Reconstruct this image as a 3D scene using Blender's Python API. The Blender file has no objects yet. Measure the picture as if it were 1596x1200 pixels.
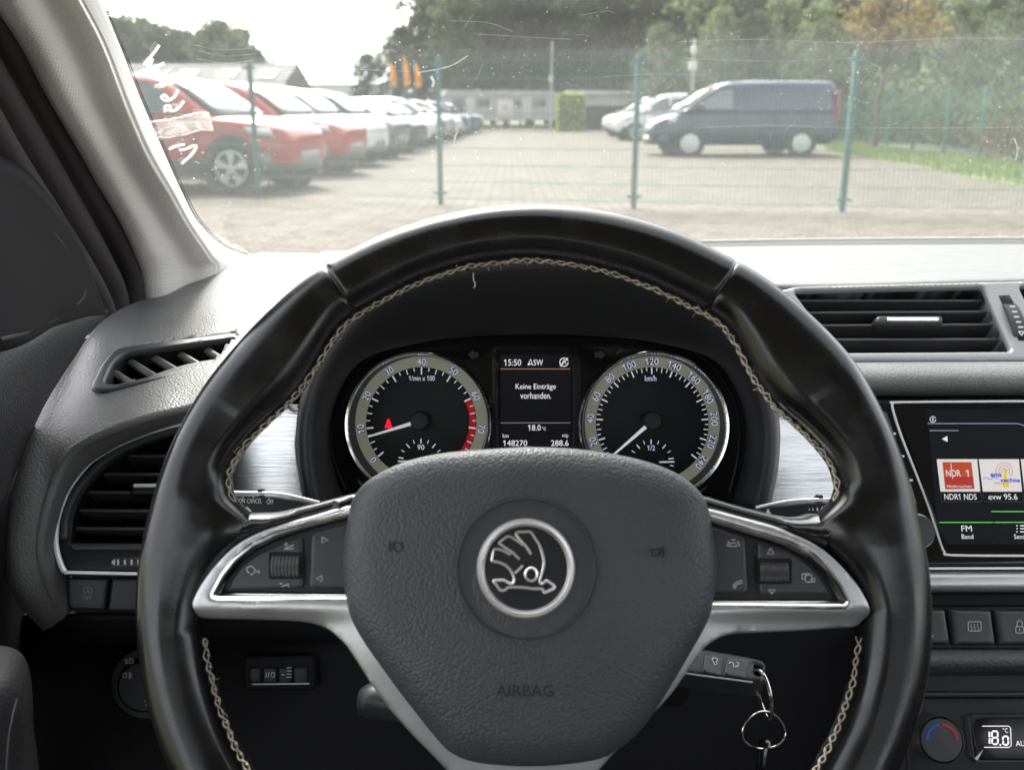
import bpy, bmesh, math, random
import numpy as np
from mathutils import Vector, Matrix
from mathutils.geometry import delaunay_2d_cdt
R = math.radians
sin, cos, pi = math.sin, math.cos, math.pi
rnd = random.Random(7)
SC = bpy.context.scene

# ------------------------------------------------------------------ camera
F = 1450.0                      # focal length in pixels of the 1596 px wide photograph
PITCH = R(16.33)
CAM = Vector((0, 0, 1.10))
fw = Vector((0, cos(PITCH), -sin(PITCH))); up = Vector((0, sin(PITCH), cos(PITCH))); rt = Vector((1, 0, 0))
cd = bpy.data.cameras.new('camera'); cam = bpy.data.objects.new('camera', cd); SC.collection.objects.link(cam)
cam.location = CAM; cam.rotation_euler = (R(90) - PITCH, 0, 0)
cd.sensor_width = 36; cd.lens = 36 * F / 1596; cd.clip_start = 0.02; cd.clip_end = 3000
cd.dof.use_dof = True; cd.dof.focus_distance = 0.58; cd.dof.aperture_fstop = 11.5
SC.camera = cam

# ------------------------------------------------------------------ sky, sun, exposure
SUN_EL, SUN_AZ = R(47), R(-16)            # azimuth from straight ahead (+y), negative = to the left
SKY_STRENGTH, SUN_STRENGTH, EXPOSURE = 0.15, 1.3, 2.3
w = bpy.data.worlds.new("World"); SC.world = w; w.use_nodes = True
nt = w.node_tree; nt.nodes.clear()
sky = nt.nodes.new('ShaderNodeTexSky'); sky.sky_type = 'NISHITA'; sky.sun_disc = False
sky.sun_elevation = SUN_EL; sky.sun_rotation = SUN_AZ; sky.air_density = 1.0; sky.dust_density = 4.0; sky.ozone_density = 1.0
hs = nt.nodes.new('ShaderNodeHueSaturation'); hs.inputs['Saturation'].default_value = 0.22
bg = nt.nodes.new('ShaderNodeBackground'); bg.inputs['Strength'].default_value = SKY_STRENGTH
ow = nt.nodes.new('ShaderNodeOutputWorld')
nt.links.new(sky.outputs[0], hs.inputs['Color']); nt.links.new(hs.outputs[0], bg.inputs[0]); nt.links.new(bg.outputs[0], ow.inputs[0])
ld = bpy.data.lights.new('sun', 'SUN'); ld.energy = SUN_STRENGTH; ld.angle = R(10); ld.color = (1, .96, .9)
sun = bpy.data.objects.new('sun', ld); SC.collection.objects.link(sun)
sdir = Vector((sin(SUN_AZ) * cos(SUN_EL), cos(SUN_AZ) * cos(SUN_EL), sin(SUN_EL)))
sun.rotation_euler = (-sdir).to_track_quat('-Z', 'Y').to_euler(); sun.location = sdir * 50
vs = SC.view_settings; vs.view_transform = 'Standard'; vs.look = 'None'; vs.gamma = 1; vs.use_curve_mapping = False; vs.exposure = EXPOSURE

# ------------------------------------------------------------------ geometry helpers
def P(x, y, d):
    """point of the place seen at photo pixel x, y at distance d along the view axis"""
    return CAM + d * (fw + rt * ((x - 798) / F) + up * ((600 - y) / F))

def proj(p):
    q = p - CAM; d = q.dot(fw)
    return 798 + F * q.dot(rt) / d, 600 - F * q.dot(up) / d

def G(x, y, z=0.0):
    """point on the ground (or at height z) under a photo pixel"""
    r = fw + rt * ((x - 798) / F) + up * ((600 - y) / F)
    return CAM + r * ((z - CAM.z) / r.z)

class Frame:
    def __init__(s, o, tilt=0.0, yaw=0.0, n=None):
        s.o = o
        if n is None:
            t, y = R(tilt), R(yaw)
            s.n = Vector((sin(y) * cos(t), -cos(y) * cos(t), sin(t))); s.u = Vector((cos(y), sin(y), 0))
        else:
            s.n = n.normalized(); s.u = (Vector((0, 0, 1)).cross(s.n)).normalized()
        s.v = s.n.cross(s.u)
    def at(s, x, y, h=0.0):
        r = fw + rt * ((x - 798) / F) + up * ((600 - y) / F)
        t = (s.o + s.n * h - CAM).dot(s.n) / r.dot(s.n)
        q = CAM + r * t - s.o
        return (q.dot(s.u), q.dot(s.v))
    def pts(s, L, h=0.0): return [s.at(x, y, h) for x, y in L]
    def w(s, u, v, h=0.0): return s.o + s.u * u + s.v * v + s.n * h
    def px(s, x, y, h=0.0): u, v = s.at(x, y, h); return s.w(u, v, h)
    def scale(s, x, y):     # metres per pixel near a pixel
        a = s.at(x - 5, y); b = s.at(x + 5, y); return abs(b[0] - a[0]) / 10

def plane3(a, b, c):
    n = (b - a).cross(c - a).normalized()
    if n.dot(CAM - a) < 0: n = -n
    return Frame((a + b + c) / 3, n=n)

def cat(L, closed=False, n=6):
    """Catmull-Rom through a list of tuples or vectors"""
    L = [Vector(p) for p in L]; N = len(L); out = []
    segs = N if closed else N - 1
    for i in range(segs):
        if closed: p0, p1, p2, p3 = L[(i - 1) % N], L[i], L[(i + 1) % N], L[(i + 2) % N]
        else:
            p1, p2 = L[i], L[i + 1]
            p0 = L[i - 1] if i else p1 * 2 - p2
            p3 = L[i + 2] if i + 2 < N else p2 * 2 - p1
        for k in range(n):
            t = k / n
            out.append(0.5 * ((2 * p1) + (p2 - p0) * t + (2 * p0 - 5 * p1 + 4 * p2 - p3) * t * t + (3 * p1 - p0 - 3 * p2 + p3) * t ** 3))
    if not closed: out.append(L[-1])
    return out

def T2(L): return [tuple(p) for p in L]

def resample(L, step, closed=True):
    L = [Vector(p) for p in L]; out = []
    N = len(L)
    for i in range(N if closed else N - 1):
        a, b = L[i], L[(i + 1) % N]; k = max(1, int(round((b - a).length / step)))
        for j in range(k): out.append(a + (b - a) * (j / k))
    if not closed: out.append(L[-1])
    return out

def seg_dist(pts, loop):
    A = np.array(loop); B = np.roll(A, -1, axis=0); D = B - A
    L2 = (D ** 2).sum(1); L2[L2 == 0] = 1e-18
    out = np.empty(len(pts))
    for i in range(0, len(pts), 2000):
        p = pts[i:i + 2000][:, None, :]
        t = np.clip(((p - A) * D).sum(2) / L2, 0, 1)
        q = p - (A + t[..., None] * D)
        out[i:i + 2000] = np.sqrt((q ** 2).sum(2).min(1))
    return out

def inside(pts, loop):
    A = np.array(loop); B = np.roll(A, -1, axis=0); res = np.zeros(len(pts), bool)
    for (ax, ay), (bx, by) in zip(A, B):
        c = ((ay > pts[:, 1]) != (by > pts[:, 1]))
        with np.errstate(divide='ignore', invalid='ignore'):
            xx = (bx - ax) * (pts[:, 1] - ay) / ((by - ay) if by != ay else 1e-18) + ax
        res ^= c & (pts[:, 0] < xx)
    return res

class MB:
    def __init__(s): s.v = []; s.f = []; s.m = []; s.mi = 0
    def add(s, v, f):
        o = len(s.v); s.v += [Vector(p) for p in v]; s.f += [tuple(i + o for i in q) for q in f]; s.m += [s.mi] * len(f); return s
    def box(s, c, size, ax=None, ch=0.0):
        c = Vector(c); hx, hy, hz = [q / 2 for q in size]; a, b, d = ax or (Vector((1, 0, 0)), Vector((0, 1, 0)), Vector((0, 0, 1)))
        if ch <= 0:
            V = [c + a * x * hx + b * y * hy + d * z * hz for x in (-1, 1) for y in (-1, 1) for z in (-1, 1)]
            return s.add(V, [(0, 1, 3, 2), (4, 6, 7, 5), (0, 4, 5, 1), (2, 3, 7, 6), (0, 2, 6, 4), (1, 5, 7, 3)])
        bm = bmesh.new(); bmesh.ops.create_cube(bm, size=1)
        for v in bm.verts: v.co = Vector((v.co.x * 2 * hx, v.co.y * 2 * hy, v.co.z * 2 * hz))
        bmesh.ops.bevel(bm, geom=list(bm.edges), offset=ch, segments=3, affect='EDGES', profile=.5)
        bm.verts.index_update()
        V = [c + a * v.co.x + b * v.co.y + d * v.co.z for v in bm.verts]; Fc = [tuple(v.index for v in f.verts) for f in bm.faces]; bm.free()
        return s.add(V, Fc)
    def tube(s, pts, r, n=8, closed=False, flat=None, cap=True):
        pts = [Vector(p) for p in pts]; N = len(pts)
        if N < 2: return s
        rr = r if isinstance(r, (list, tuple)) else [r] * N
        T = []
        for i in range(N):
            a = pts[(i - 1) % N] if (closed or i) else pts[0]; b = pts[(i + 1) % N] if (closed or i < N - 1) else pts[-1]
            t = (b - a); T.append(t.normalized() if t.length > 1e-12 else Vector((0, 0, 1)))
        ref = flat if flat is not None else (Vector((0, 0, 1)) if abs(T[0].z) < .9 else Vector((1, 0, 0)))
        V = []; Fc = []; x = None
        for i in range(N):
            x = (ref - T[i] * ref.dot(T[i])) if (x is None or flat is not None) else (x - T[i] * x.dot(T[i]))
            x = x.normalized() if x.length > 1e-9 else Vector((1, 0, 0)); y = T[i].cross(x)
            V += [pts[i] + (x * cos(2 * pi * k / n + pi / n) + y * sin(2 * pi * k / n + pi / n)) * rr[i] for k in range(n)]
        for i in range(N if closed else N - 1):
            for k in range(n):
                j = (i + 1) % N; Fc.append((i * n + k, i * n + (k + 1) % n, j * n + (k + 1) % n, j * n + k))
        if cap and not closed: Fc += [tuple(range(n))[::-1], tuple((N - 1) * n + k for k in range(n))]
        return s.add(V, Fc)
    def ribbon(s, fr, uv, wid, h, thick=0.0003):
        """flat raised stroke on a frame"""
        uv = [Vector(p) for p in uv]; N = len(uv); V = []; Fc = []
        for i in range(N):
            a = uv[max(i - 1, 0)]; b = uv[min(i + 1, N - 1)]; t = b - a
            t = t.normalized() if t.length > 1e-12 else Vector((1, 0)); nn = Vector((-t.y, t.x)) * wid / 2
            for p, hh in ((uv[i] + nn, h), (uv[i] + nn, h + thick), (uv[i] - nn, h + thick), (uv[i] - nn, h)): V.append(fr.w(p.x, p.y, hh))
        for i in range(N - 1):
            for k in range(3): Fc.append((i * 4 + k, i * 4 + k + 1, i * 4 + 5 + k, i * 4 + 4 + k))
        Fc += [(0, 1, 2, 3), tuple((N - 1) * 4 + k for k in (3, 2, 1, 0))]
        return s.add(V, Fc)
    def lathe(s, fr, uv, prof, n=48, a0=0.0, a1=2 * pi):
        full = abs(a1 - a0 - 2 * pi) < 1e-6; V = []; Fc = []; M = n if full else n + 1
        for i in range(M):
            a = a0 + (a1 - a0) * i / n
            V += [fr.w(uv[0] + r * cos(a), uv[1] + r * sin(a), h) for r, h in prof]
        K = len(prof)
        for i in range(n):
            j = (i + 1) % M
            for k in range(K - 1): Fc.append((i * K + k, j * K + k, j * K + k + 1, i * K + k + 1))
        return s.add(V, Fc)
    def pillow(s, fr, outline, h0, H, Rr, step=0.004, holes=(), depth=0.004, bulge=None, post=None):
        loops = [[tuple(p) for p in resample(outline, step)]] + [[tuple(p) for p in resample(hh, step)] for hh in holes]
        pts = []; edges = []
        for L in loops:
            o = len(pts); pts += L; edges += [(o + i, o + (i + 1) % len(L)) for i in range(len(L))]
        arr = np.array(loops[0]); lo = arr.min(0); hi = arr.max(0)
        def dist(q):
            d = seg_dist(q, loops[0])
            for L in loops[1:]: d = np.minimum(d, seg_dist(q, L))
            return d
        def ins(q):
            m = inside(q, loops[0])
            for L in loops[1:]: m &= ~inside(q, L)
            return m
        extra = []
        if Rr > 0:
            for L in loops:
                A = np.array(L); t = np.roll(A, -1, 0) - np.roll(A, 1, 0); t /= (np.linalg.norm(t, axis=1)[:, None] + 1e-15)
                nn = np.stack([-t[:, 1], t[:, 0]], 1)
                for k in (.08, .25, .5, .8, 1.05):
                    for sg in (1, -1):
                        q = A + nn * sg * k * Rr
                        keep = ins(q); q = q[keep]
                        if len(q): extra.append(q[dist(q) > .9 * k * Rr])
        gx = np.arange(lo[0], hi[0], step); gy = np.arange(lo[1], hi[1], step)
        g = np.array([(x + (.5 * step if j % 2 else 0), y) for j, y in enumerate(gy) for x in gx])
        if len(g):
            g = g[ins(g)]
            if len(g): extra.append(g[dist(g) > max(1.25 * Rr, .6 * step)])
        for e in extra: pts += [tuple(q) for q in e]
        vo, eo, fo, *_ = delaunay_2d_cdt([Vector(p) for p in pts], edges, [], 0, 1e-7)
        va = np.array([tuple(p) for p in vo]); tri = [f for f in fo if len(f) == 3]
        cen = np.array([va[list(f)].mean(0) for f in tri]); ok = ins(cen)
        d = dist(va)
        if Rr > 0: hh = H * np.sqrt(np.clip(1 - (1 - np.clip(d / Rr, 0, 1)) ** 2, 0, 1))
        else: hh = np.full(len(va), H)
        H_ = [h0 + hh[i] + (bulge(p[0], p[1]) if bulge else 0) for i, p in enumerate(va)]
        if post: H_ = [post(p[0], p[1], q) for p, q in zip(va, H_)]
        V = [fr.w(p[0], p[1], q) for p, q in zip(va, H_)]
        Fc = []; cnt = {}
        for f, k in zip(tri, ok):
            if not k: continue
            a, b, c = va[f[0]], va[f[1]], va[f[2]]
            if (b[0] - a[0]) * (c[1] - a[1]) - (b[1] - a[1]) * (c[0] - a[0]) < 0: f = f[::-1]
            Fc.append(tuple(f))
            for e in ((f[0], f[1]), (f[1], f[2]), (f[2], f[0])): cnt[tuple(sorted(e))] = e if tuple(sorted(e)) not in cnt else None
        if depth:
            mp = {}
            def low(i):
                if i not in mp:
                    mp[i] = len(V); V.append(fr.w(va[i][0], va[i][1], h0 - depth))
                return mp[i]
            for e in [e for e in cnt.values() if e]: Fc.append((e[0], low(e[0]), low(e[1]), e[1]))
        return s.add(V, Fc)
    def patch(s, grid, nu=6, nv=6, cut=()):
        """smooth sheet through a grid of points (rows of columns); faces inside the cut pixel outlines are left open"""
        rows = [cat(r, n=nu) for r in grid]; cols = [cat([r[j] for r in rows], n=nv) for j in range(len(rows[0]))]
        nr, nc = len(cols[0]), len(cols)
        V = [cols[j][i] for i in range(nr) for j in range(nc)]
        Fc = [(i * nc + j, i * nc + j + 1, (i + 1) * nc + j + 1, (i + 1) * nc + j) for i in range(nr - 1) for j in range(nc - 1)]
        if cut:
            c = np.array([proj((V[f[0]] + V[f[2]]) / 2) for f in Fc]); bad = np.zeros(len(Fc), bool)
            for L in cut: bad |= inside(c, L)
            Fc = [f for f, b in zip(Fc, bad) if not b]
        return s.add(V, Fc)

def root_of(o):
    while o.parent: o = o.parent
    return o

def part(name, mb, mat, parent=None, label=None, kind=None, cat_=None, group=None, sharp=38, solid=0.0, loc=None):
    me = bpy.data.meshes.new(name)
    off = root_of(parent).location.copy() if parent else (Vector(loc) if loc else Vector((0, 0, 0)))
    me.from_pydata([tuple(v - off) for v in mb.v], [], mb.f); me.validate()
    for m in (mat if isinstance(mat, (list, tuple)) else [mat]): me.materials.append(m)
    if isinstance(mat, (list, tuple)) and len(me.polygons) == len(mb.m): me.polygons.foreach_set('material_index', mb.m)
    me.polygons.foreach_set('use_smooth', [True] * len(me.polygons)); me.update()
    if sharp: me.set_sharp_from_angle(angle=R(sharp))
    o = bpy.data.objects.new(name, me); SC.collection.objects.link(o)
    if parent: o.parent = parent
    elif loc: o.location = off
    if solid:
        md = o.modifiers.new('solid', 'SOLIDIFY'); md.thickness = abs(solid); md.offset = 1 if solid > 0 else -1
    if label: o['label'] = label
    if kind: o['kind'] = kind
    if cat_: o['category'] = cat_
    if group: o['group'] = group
    return o

def thing(name, label, category, loc=(0, 0, 0), group=None):
    o = bpy.data.objects.new(name, None); SC.collection.objects.link(o); o.location = loc; o.empty_display_size = .05
    o['label'] = label; o['category'] = category
    if group: o['group'] = group
    return o

def dup(root, label, group=None, loc=None, rz=None, scale=None, swap=None):
    def cp(o, par):
        c = o.copy(); SC.collection.objects.link(c); c.parent = par
        if swap and c.type == 'MESH':
            for sl in c.material_slots:
                for a, b in swap:
                    if sl.material == a: sl.link = 'OBJECT'; sl.material = b; break
        for ch in list(o.children): cp(ch, c)
        return c
    r = cp(root, None); r['label'] = label
    if group: r['group'] = group
    if loc is not None: r.location = loc
    if rz is not None: r.rotation_euler = (0, 0, rz)
    if scale is not None: r.scale = scale if isinstance(scale, (tuple, list)) else (scale,) * 3
    return r

_fc = {}
def glyphs(s, bold=0.0, spacing=1.0):
    key = (s, bold, spacing)
    if key not in _fc:
        cu = bpy.data.curves.new('lettering', 'FONT'); cu.body = s; cu.size = 1; cu.offset = bold; cu.align_x = 'CENTER'; cu.resolution_u = 3; cu.space_character = spacing
        ob = bpy.data.objects.new('lettering', cu); SC.collection.objects.link(ob)
        bpy.context.view_layer.update()
        me = bpy.data.meshes.new_from_object(ob.evaluated_get(bpy.context.evaluated_depsgraph_get()))
        V_ = [tuple(v.co) for v in me.vertices]; F_ = [tuple(p.vertices) for p in me.polygons]
        if '1' in s and len(s) > 0:                       # give the plain upright 1 its little flag
            def ext(q):
                c2 = bpy.data.curves.new('x', 'FONT'); c2.body = q; c2.size = 1; c2.offset = bold; c2.resolution_u = 3; c2.space_character = spacing; o2 = bpy.data.objects.new('x', c2); SC.collection.objects.link(o2); bpy.context.view_layer.update()
                m2 = bpy.data.meshes.new_from_object(o2.evaluated_get(bpy.context.evaluated_depsgraph_get())); r = [v.co.copy() for v in m2.vertices]; bpy.data.objects.remove(o2); bpy.data.curves.remove(c2); bpy.data.meshes.remove(m2); return r
            one = ext('1'); w1 = max(v.x for v in one) - min(v.x for v in one); top = max(v.y for v in one)
            full = ext(s); off = min(v[0] for v in V_) - min(v.x for v in full)
            if w1 < .25:
                for i, ch in enumerate(s):
                    if ch == '1':
                        xr = max(v.x for v in ext(s[:i + 1])) + off; xl = xr - w1; o = len(V_)
                        V_ += [(xl + .02, top, 0), (xl + .02, top - .15, 0), (xl - .15, top - .24, 0), (xl - .15, top - .12, 0)]; F_.append((o, o + 3, o + 2, o + 1))
        _fc[key] = (V_, F_)
        bpy.data.objects.remove(ob); bpy.data.curves.remove(cu); bpy.data.meshes.remove(me)
    return _fc[key]

def text(mb, fr, s, cx, cy, wpx=None, hpx=10, h=0.0005, rot=0.0, bold=0.0, spacing=1.0, centre_uv=None, hm=None, slant=0.0):
    """lettering fitted into a box of wpx x hpx photo pixels centred at a pixel"""
    V, Fc = glyphs(s, bold, spacing)
    xs = [v[0] for v in V]; ys = [v[1] for v in V]; x0, x1, y0, y1 = min(xs), max(xs), min(ys), max(ys)
    u, v = centre_uv if centre_uv else fr.at(cx, cy, h)
    k = fr.scale(cx, cy); H = hm if hm else hpx * k; sy = H / (y1 - y0); sx = (wpx * k / (x1 - x0)) if wpx else sy * .95
    ca, sa = cos(rot), sin(rot); out = []
    for p in V:
        a = (p[0] - (x0 + x1) / 2) * sx; b = (p[1] - (y0 + y1) / 2) * sy; a += b * slant
        out.append(fr.w(u + a * ca - b * sa, v + a * sa + b * ca, h))
    return mb.add(out, Fc)

def strokes(mb, fr, lines, wpx, h, thick=0.0003, smooth=0, closed=False):
    for L in lines:
        uv = fr.pts(L, h)
        if smooth: uv = cat(uv, n=smooth)
        mb.ribbon(fr, uv, wpx * fr.scale(*L[0]), h, thick)
    return mb

def rect(x0, y0, x1, y1): return [(x0, y0), (x1, y0), (x1, y1), (x0, y1)]
def rrect(x0, y0, x1, y1, r, n=4):
    out = []
    for cx, cy, a in ((x1 - r, y0 + r, -90), (x1 - r, y1 - r, 0), (x0 + r, y1 - r, 90), (x0 + r, y0 + r, 180)):
        out += [(cx + r * cos(R(a + 90 * k / n)), cy + r * sin(R(a + 90 * k / n))) for k in range(n + 1)]
    return out
def rpoly(L, r, n=4):
    """round the corners of a pixel polygon"""
    out = []; N = len(L)
    for i in range(N):
        p = Vector(L[i]); a = Vector(L[i - 1]) - p; b = Vector(L[(i + 1) % N]) - p
        q = min(r, a.length * .45, b.length * .45); A = p + a.normalized() * q; B = p + b.normalized() * q
        out += [tuple(A.lerp(p, t).lerp(p.lerp(B, t), t)) for t in [k / n for k in range(n + 1)]]
    return out
def circ(cx, cy, r, n=24, a0=0, a1=360): return [(cx + r * cos(R(a0 + (a1 - a0) * k / n)), cy + r * sin(R(a0 + (a1 - a0) * k / n))) for k in range(n + (0 if a1 - a0 == 360 else 1))]

# ------------------------------------------------------------------ materials
def M(name, col, rough=.5, metal=0.0, spec=.5, grain=None, var=0.0, vscale=8.0, rvar=0.0, rscale=30.0, emit=None, estr=1.0, coat=0.0, island=0.0, trans=0.0, var2=None):
    m = bpy.data.materials.new(name); m.use_nodes = True; t = m.node_tree; b = t.nodes['Principled BSDF']; N = t.nodes.new; Lk = t.links.new
    c = tuple(col) + (1,) if len(col) == 3 else col
    b.inputs['Base Color'].default_value = c; b.inputs['Roughness'].default_value = rough; b.inputs['Metallic'].default_value = metal
    b.inputs['Specular IOR Level'].default_value = spec; b.inputs['Coat Weight'].default_value = coat; b.inputs['Coat Roughness'].default_value = .08
    tc = N('ShaderNodeTexCoord')
    def noise(scale, det=4.0, vec=None):
        n = N('ShaderNodeTexNoise'); n.inputs['Scale'].default_value = scale; n.inputs['Detail'].default_value = det
        Lk(vec or tc.outputs['Object'], n.inputs['Vector']); return n
    def mapr(src, a, b_):
        r = N('ShaderNodeMapRange'); r.inputs[1].default_value = .3; r.inputs[2].default_value = .7; r.inputs[3].default_value = a; r.inputs[4].default_value = b_; Lk(src, r.inputs[0]); return r.outputs[0]
    colsock = None
    if var:
        n = noise(vscale); h = N('ShaderNodeHueSaturation'); h.inputs['Color'].default_value = c; Lk(mapr(n.outputs['Fac'], 1 - var, 1 + var), h.inputs['Value']); colsock = h.outputs[0]
    if var2:
        n = noise(var2[1]); mx = N('ShaderNodeMix'); mx.data_type = 'RGBA'; mx.inputs[7].default_value = tuple(var2[0]) + (1,)
        if colsock: Lk(colsock, mx.inputs[6])
        else: mx.inputs[6].default_value = c
        Lk(mapr(n.outputs['Fac'], 0, var2[2]), mx.inputs[0]); colsock = mx.outputs[2]
    if island:
        g = N('ShaderNodeNewGeometry'); h = N('ShaderNodeHueSaturation'); h.inputs['Color'].default_value = c
        if colsock: Lk(colsock, h.inputs['Color'])
        r = N('ShaderNodeMapRange'); r.inputs[3].default_value = 1 - island; r.inputs[4].default_value = 1 + island; Lk(g.outputs['Random Per Island'], r.inputs[0]); Lk(r.outputs[0], h.inputs['Value']); colsock = h.outputs[0]
    if colsock: Lk(colsock, b.inputs['Base Color'])
    if rvar:
        n = noise(rscale, 6); Lk(mapr(n.outputs['Fac'], max(.02, rough - rvar), min(1, rough + rvar)), b.inputs['Roughness'])
    if grain:
        kind, sc, st, dist = grain
        bp = N('ShaderNodeBump'); bp.inputs['Strength'].default_value = st; bp.inputs['Distance'].default_value = dist
        if kind == 'leather':
            nz = noise(sc * .35, 2); mx = N('ShaderNodeVectorMath'); mx.operation = 'MULTIPLY_ADD'; mx.inputs[1].default_value = (.35 / sc,) * 3
            Lk(nz.outputs['Color'], mx.inputs[0]); Lk(tc.outputs['Object'], mx.inputs[2])
            vo = N('ShaderNodeTexVoronoi'); vo.feature = 'SMOOTH_F1'; vo.inputs['Scale'].default_value = sc; vo.inputs['Smoothness'].default_value = .25; Lk(mx.outputs[0], vo.inputs['Vector'])
            pw = N('ShaderNodeMath'); pw.operation = 'POWER'; pw.inputs[1].default_value = 1.6; Lk(vo.outputs['Distance'], pw.inputs[0])
            bp.invert = True; Lk(pw.outputs[0], bp.inputs['Height'])
        elif kind == 'weave':
            mp = N('ShaderNodeMapping'); mp.inputs['Rotation'].default_value = (R(20), R(35), R(30)); Lk(tc.outputs['Object'], mp.inputs[0])
            vo = N('ShaderNodeTexVoronoi'); vo.inputs['Randomness'].default_value = 0.15; vo.inputs['Scale'].default_value = sc; Lk(mp.outputs[0], vo.inputs['Vector']); bp.invert = True
            Lk(vo.outputs['Distance'], bp.inputs['Height'])
        elif kind == 'brush':
            mp = N('ShaderNodeMapping'); mp.inputs['Scale'].default_value = (.03, 1, 1); Lk(tc.outputs['Object'], mp.inputs[0])
            n = noise(sc, 3, mp.outputs[0]); Lk(n.outputs['Fac'], bp.inputs['Height'])
        else:
            n = noise(sc, 6); Lk(n.outputs['Fac'], bp.inputs['Height'])
        Lk(bp.outputs[0], b.inputs['Normal'])
    if emit: b.inputs['Emission Color'].default_value = tuple(emit) + (1,); b.inputs['Emission Strength'].default_value = estr * 2 ** -EXPOSURE
    if trans:
        tr = N('ShaderNodeBsdfTranslucent'); tr.inputs[0].default_value = c
        if colsock: Lk(colsock, tr.inputs[0])
        mx = N('ShaderNodeMixShader'); mx.inputs[0].default_value = trans; Lk(b.outputs[0], mx.inputs[1]); Lk(tr.outputs[0], mx.inputs[2]); Lk(mx.outputs[0], t.nodes['Material Output'].inputs[0])
    return m

def glass_material(name, tint, haze, refl=1.0, hscale=3.0):
    """thin clear pane: straight-through light, a faint mirror and a film of dust that scatters"""
    m = bpy.data.materials.new(name); m.use_nodes = True; t = m.node_tree; t.nodes.clear(); N = t.nodes.new; Lk = t.links.new
    o = N('ShaderNodeOutputMaterial'); tr = N('ShaderNodeBsdfTransparent'); tr.inputs[0].default_value = tuple(tint) + (1,)
    gl = N('ShaderNodeBsdfGlossy'); gl.inputs['Roughness'].default_value = .01
    fr = N('ShaderNodeFresnel'); fr.inputs[0].default_value = 1.5; ml = N('ShaderNodeMath'); ml.operation = 'MULTIPLY'; ml.inputs[1].default_value = refl; Lk(fr.outputs[0], ml.inputs[0])
    m1 = N('ShaderNodeMixShader'); Lk(ml.outputs[0], m1.inputs[0]); Lk(tr.outputs[0], m1.inputs[1]); Lk(gl.outputs[0], m1.inputs[2])
    last = m1
    if haze:
        tl = N('ShaderNodeBsdfTranslucent'); tl.inputs[0].default_value = (.9, .9, .88, 1)
        tc = N('ShaderNodeTexCoord'); mp = N('ShaderNodeMapping'); mp.inputs['Scale'].default_value = (.35, 1, 1.6); Lk(tc.outputs['Object'], mp.inputs[0])
        n = N('ShaderNodeTexNoise'); n.inputs['Scale'].default_value = hscale; n.inputs['Detail'].default_value = 6; Lk(mp.outputs[0], n.inputs['Vector'])
        r = N('ShaderNodeMapRange'); r.inputs[1].default_value = .3; r.inputs[2].default_value = .75; r.inputs[3].default_value = haze * .6; r.inputs[4].default_value = haze * 1.5; Lk(n.outputs['Fac'], r.inputs[0])
        m2 = N('ShaderNodeMixShader'); Lk(r.outputs[0], m2.inputs[0]); Lk(m1.outputs[0], m2.inputs[1]); Lk(tl.outputs[0], m2.inputs[2]); last = m2
    Lk(last.outputs[0], o.inputs[0]); return m

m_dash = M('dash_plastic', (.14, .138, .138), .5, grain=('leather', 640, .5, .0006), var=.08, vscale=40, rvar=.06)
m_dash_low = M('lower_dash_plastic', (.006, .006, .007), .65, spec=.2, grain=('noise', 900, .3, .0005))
m_black = M('black_plastic', (.010, .010, .011), .45, spec=.35)
m_void = M('duct_black', (.004, .004, .004), .9)
m_badge = M('badge_grey', (.028, .029, .033), .12, coat=.5)
m_gloss = M('gloss_black', (.008, .008, .009), .08, coat=.3, rvar=.05, rscale=200)
m_panel = M('button_plastic', (.035, .036, .04), .42, grain=('noise', 2500, .12, .0002))
m_leather = M('rim_leather', (.006, .006, .0068), .24, spec=.45, coat=.3, grain=('leather', 1250, .07, .0003), rvar=.12, rscale=45, var2=((.012, .010, .010), 30, .4)); m_leather.node_tree.nodes['Principled BSDF'].inputs['Coat Roughness'].default_value = .17
m_airbag = M('airbag_cover', (.051, .053, .059), .46, grain=('leather', 680, .5, .0006), var=.10, vscale=25, rvar=.08)
m_smooth = M('smooth_grey_plastic', (.045, .047, .052), .42, var=.08, vscale=120)
m_silver = M('satin_silver', (.58, .58, .59), .42, .85, grain=('brush', 1500, .10, .0003), rvar=.06, rscale=60)
m_brush = M('brushed_aluminium', (.96, .97, .99), .32, .95, grain=('brush', 900, .35, .0006))
m_bright = M('bright_trim', (.93, .93, .94), .35, .25)  # reflected brightness of chrome put in as a pale colour
m_chrome = M('chrome', (.90, .89, .89), .13, 1.0, rvar=.04, rscale=150)
m_vsilver = M('vent_silver', (.33, .33, .34), .4, .35)
m_slat = M('vent_slat', (.045, .044, .046), .38)
m_slat2 = M('demister_slat', (.11, .105, .105), .45)
m_thread = M('beige_thread', (.50, .45, .36), .85, var=.2, vscale=300)
m_pillar = M('pillar_fabric', (.76, .73, .70), .9, grain=('weave', 420, .5, .0008), var=.04)
m_pillar_edge = M('pillar_moulding', (.82, .80, .77), .7)
m_rubber = M('seal_rubber', (.022, .017, .018), .7, grain=('noise', 700, .3, .0008))
m_door = M('door_plastic', (.026, .025, .027), .62, spec=.35, grain=('leather', 560, .4, .0006), var=.08, vscale=30)
m_sail = M('sail_plastic', (.009, .008, .010), .7, spec=.15, grain=('noise', 1500, .3, .0004))
m_white = M('symbol_white', (.62, .62, .62), .6)
m_dim = M('symbol_grey', (.42, .43, .45), .6)
m_metal = M('ring_steel', (.7, .66, .6), .18, 1.0)
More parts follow.
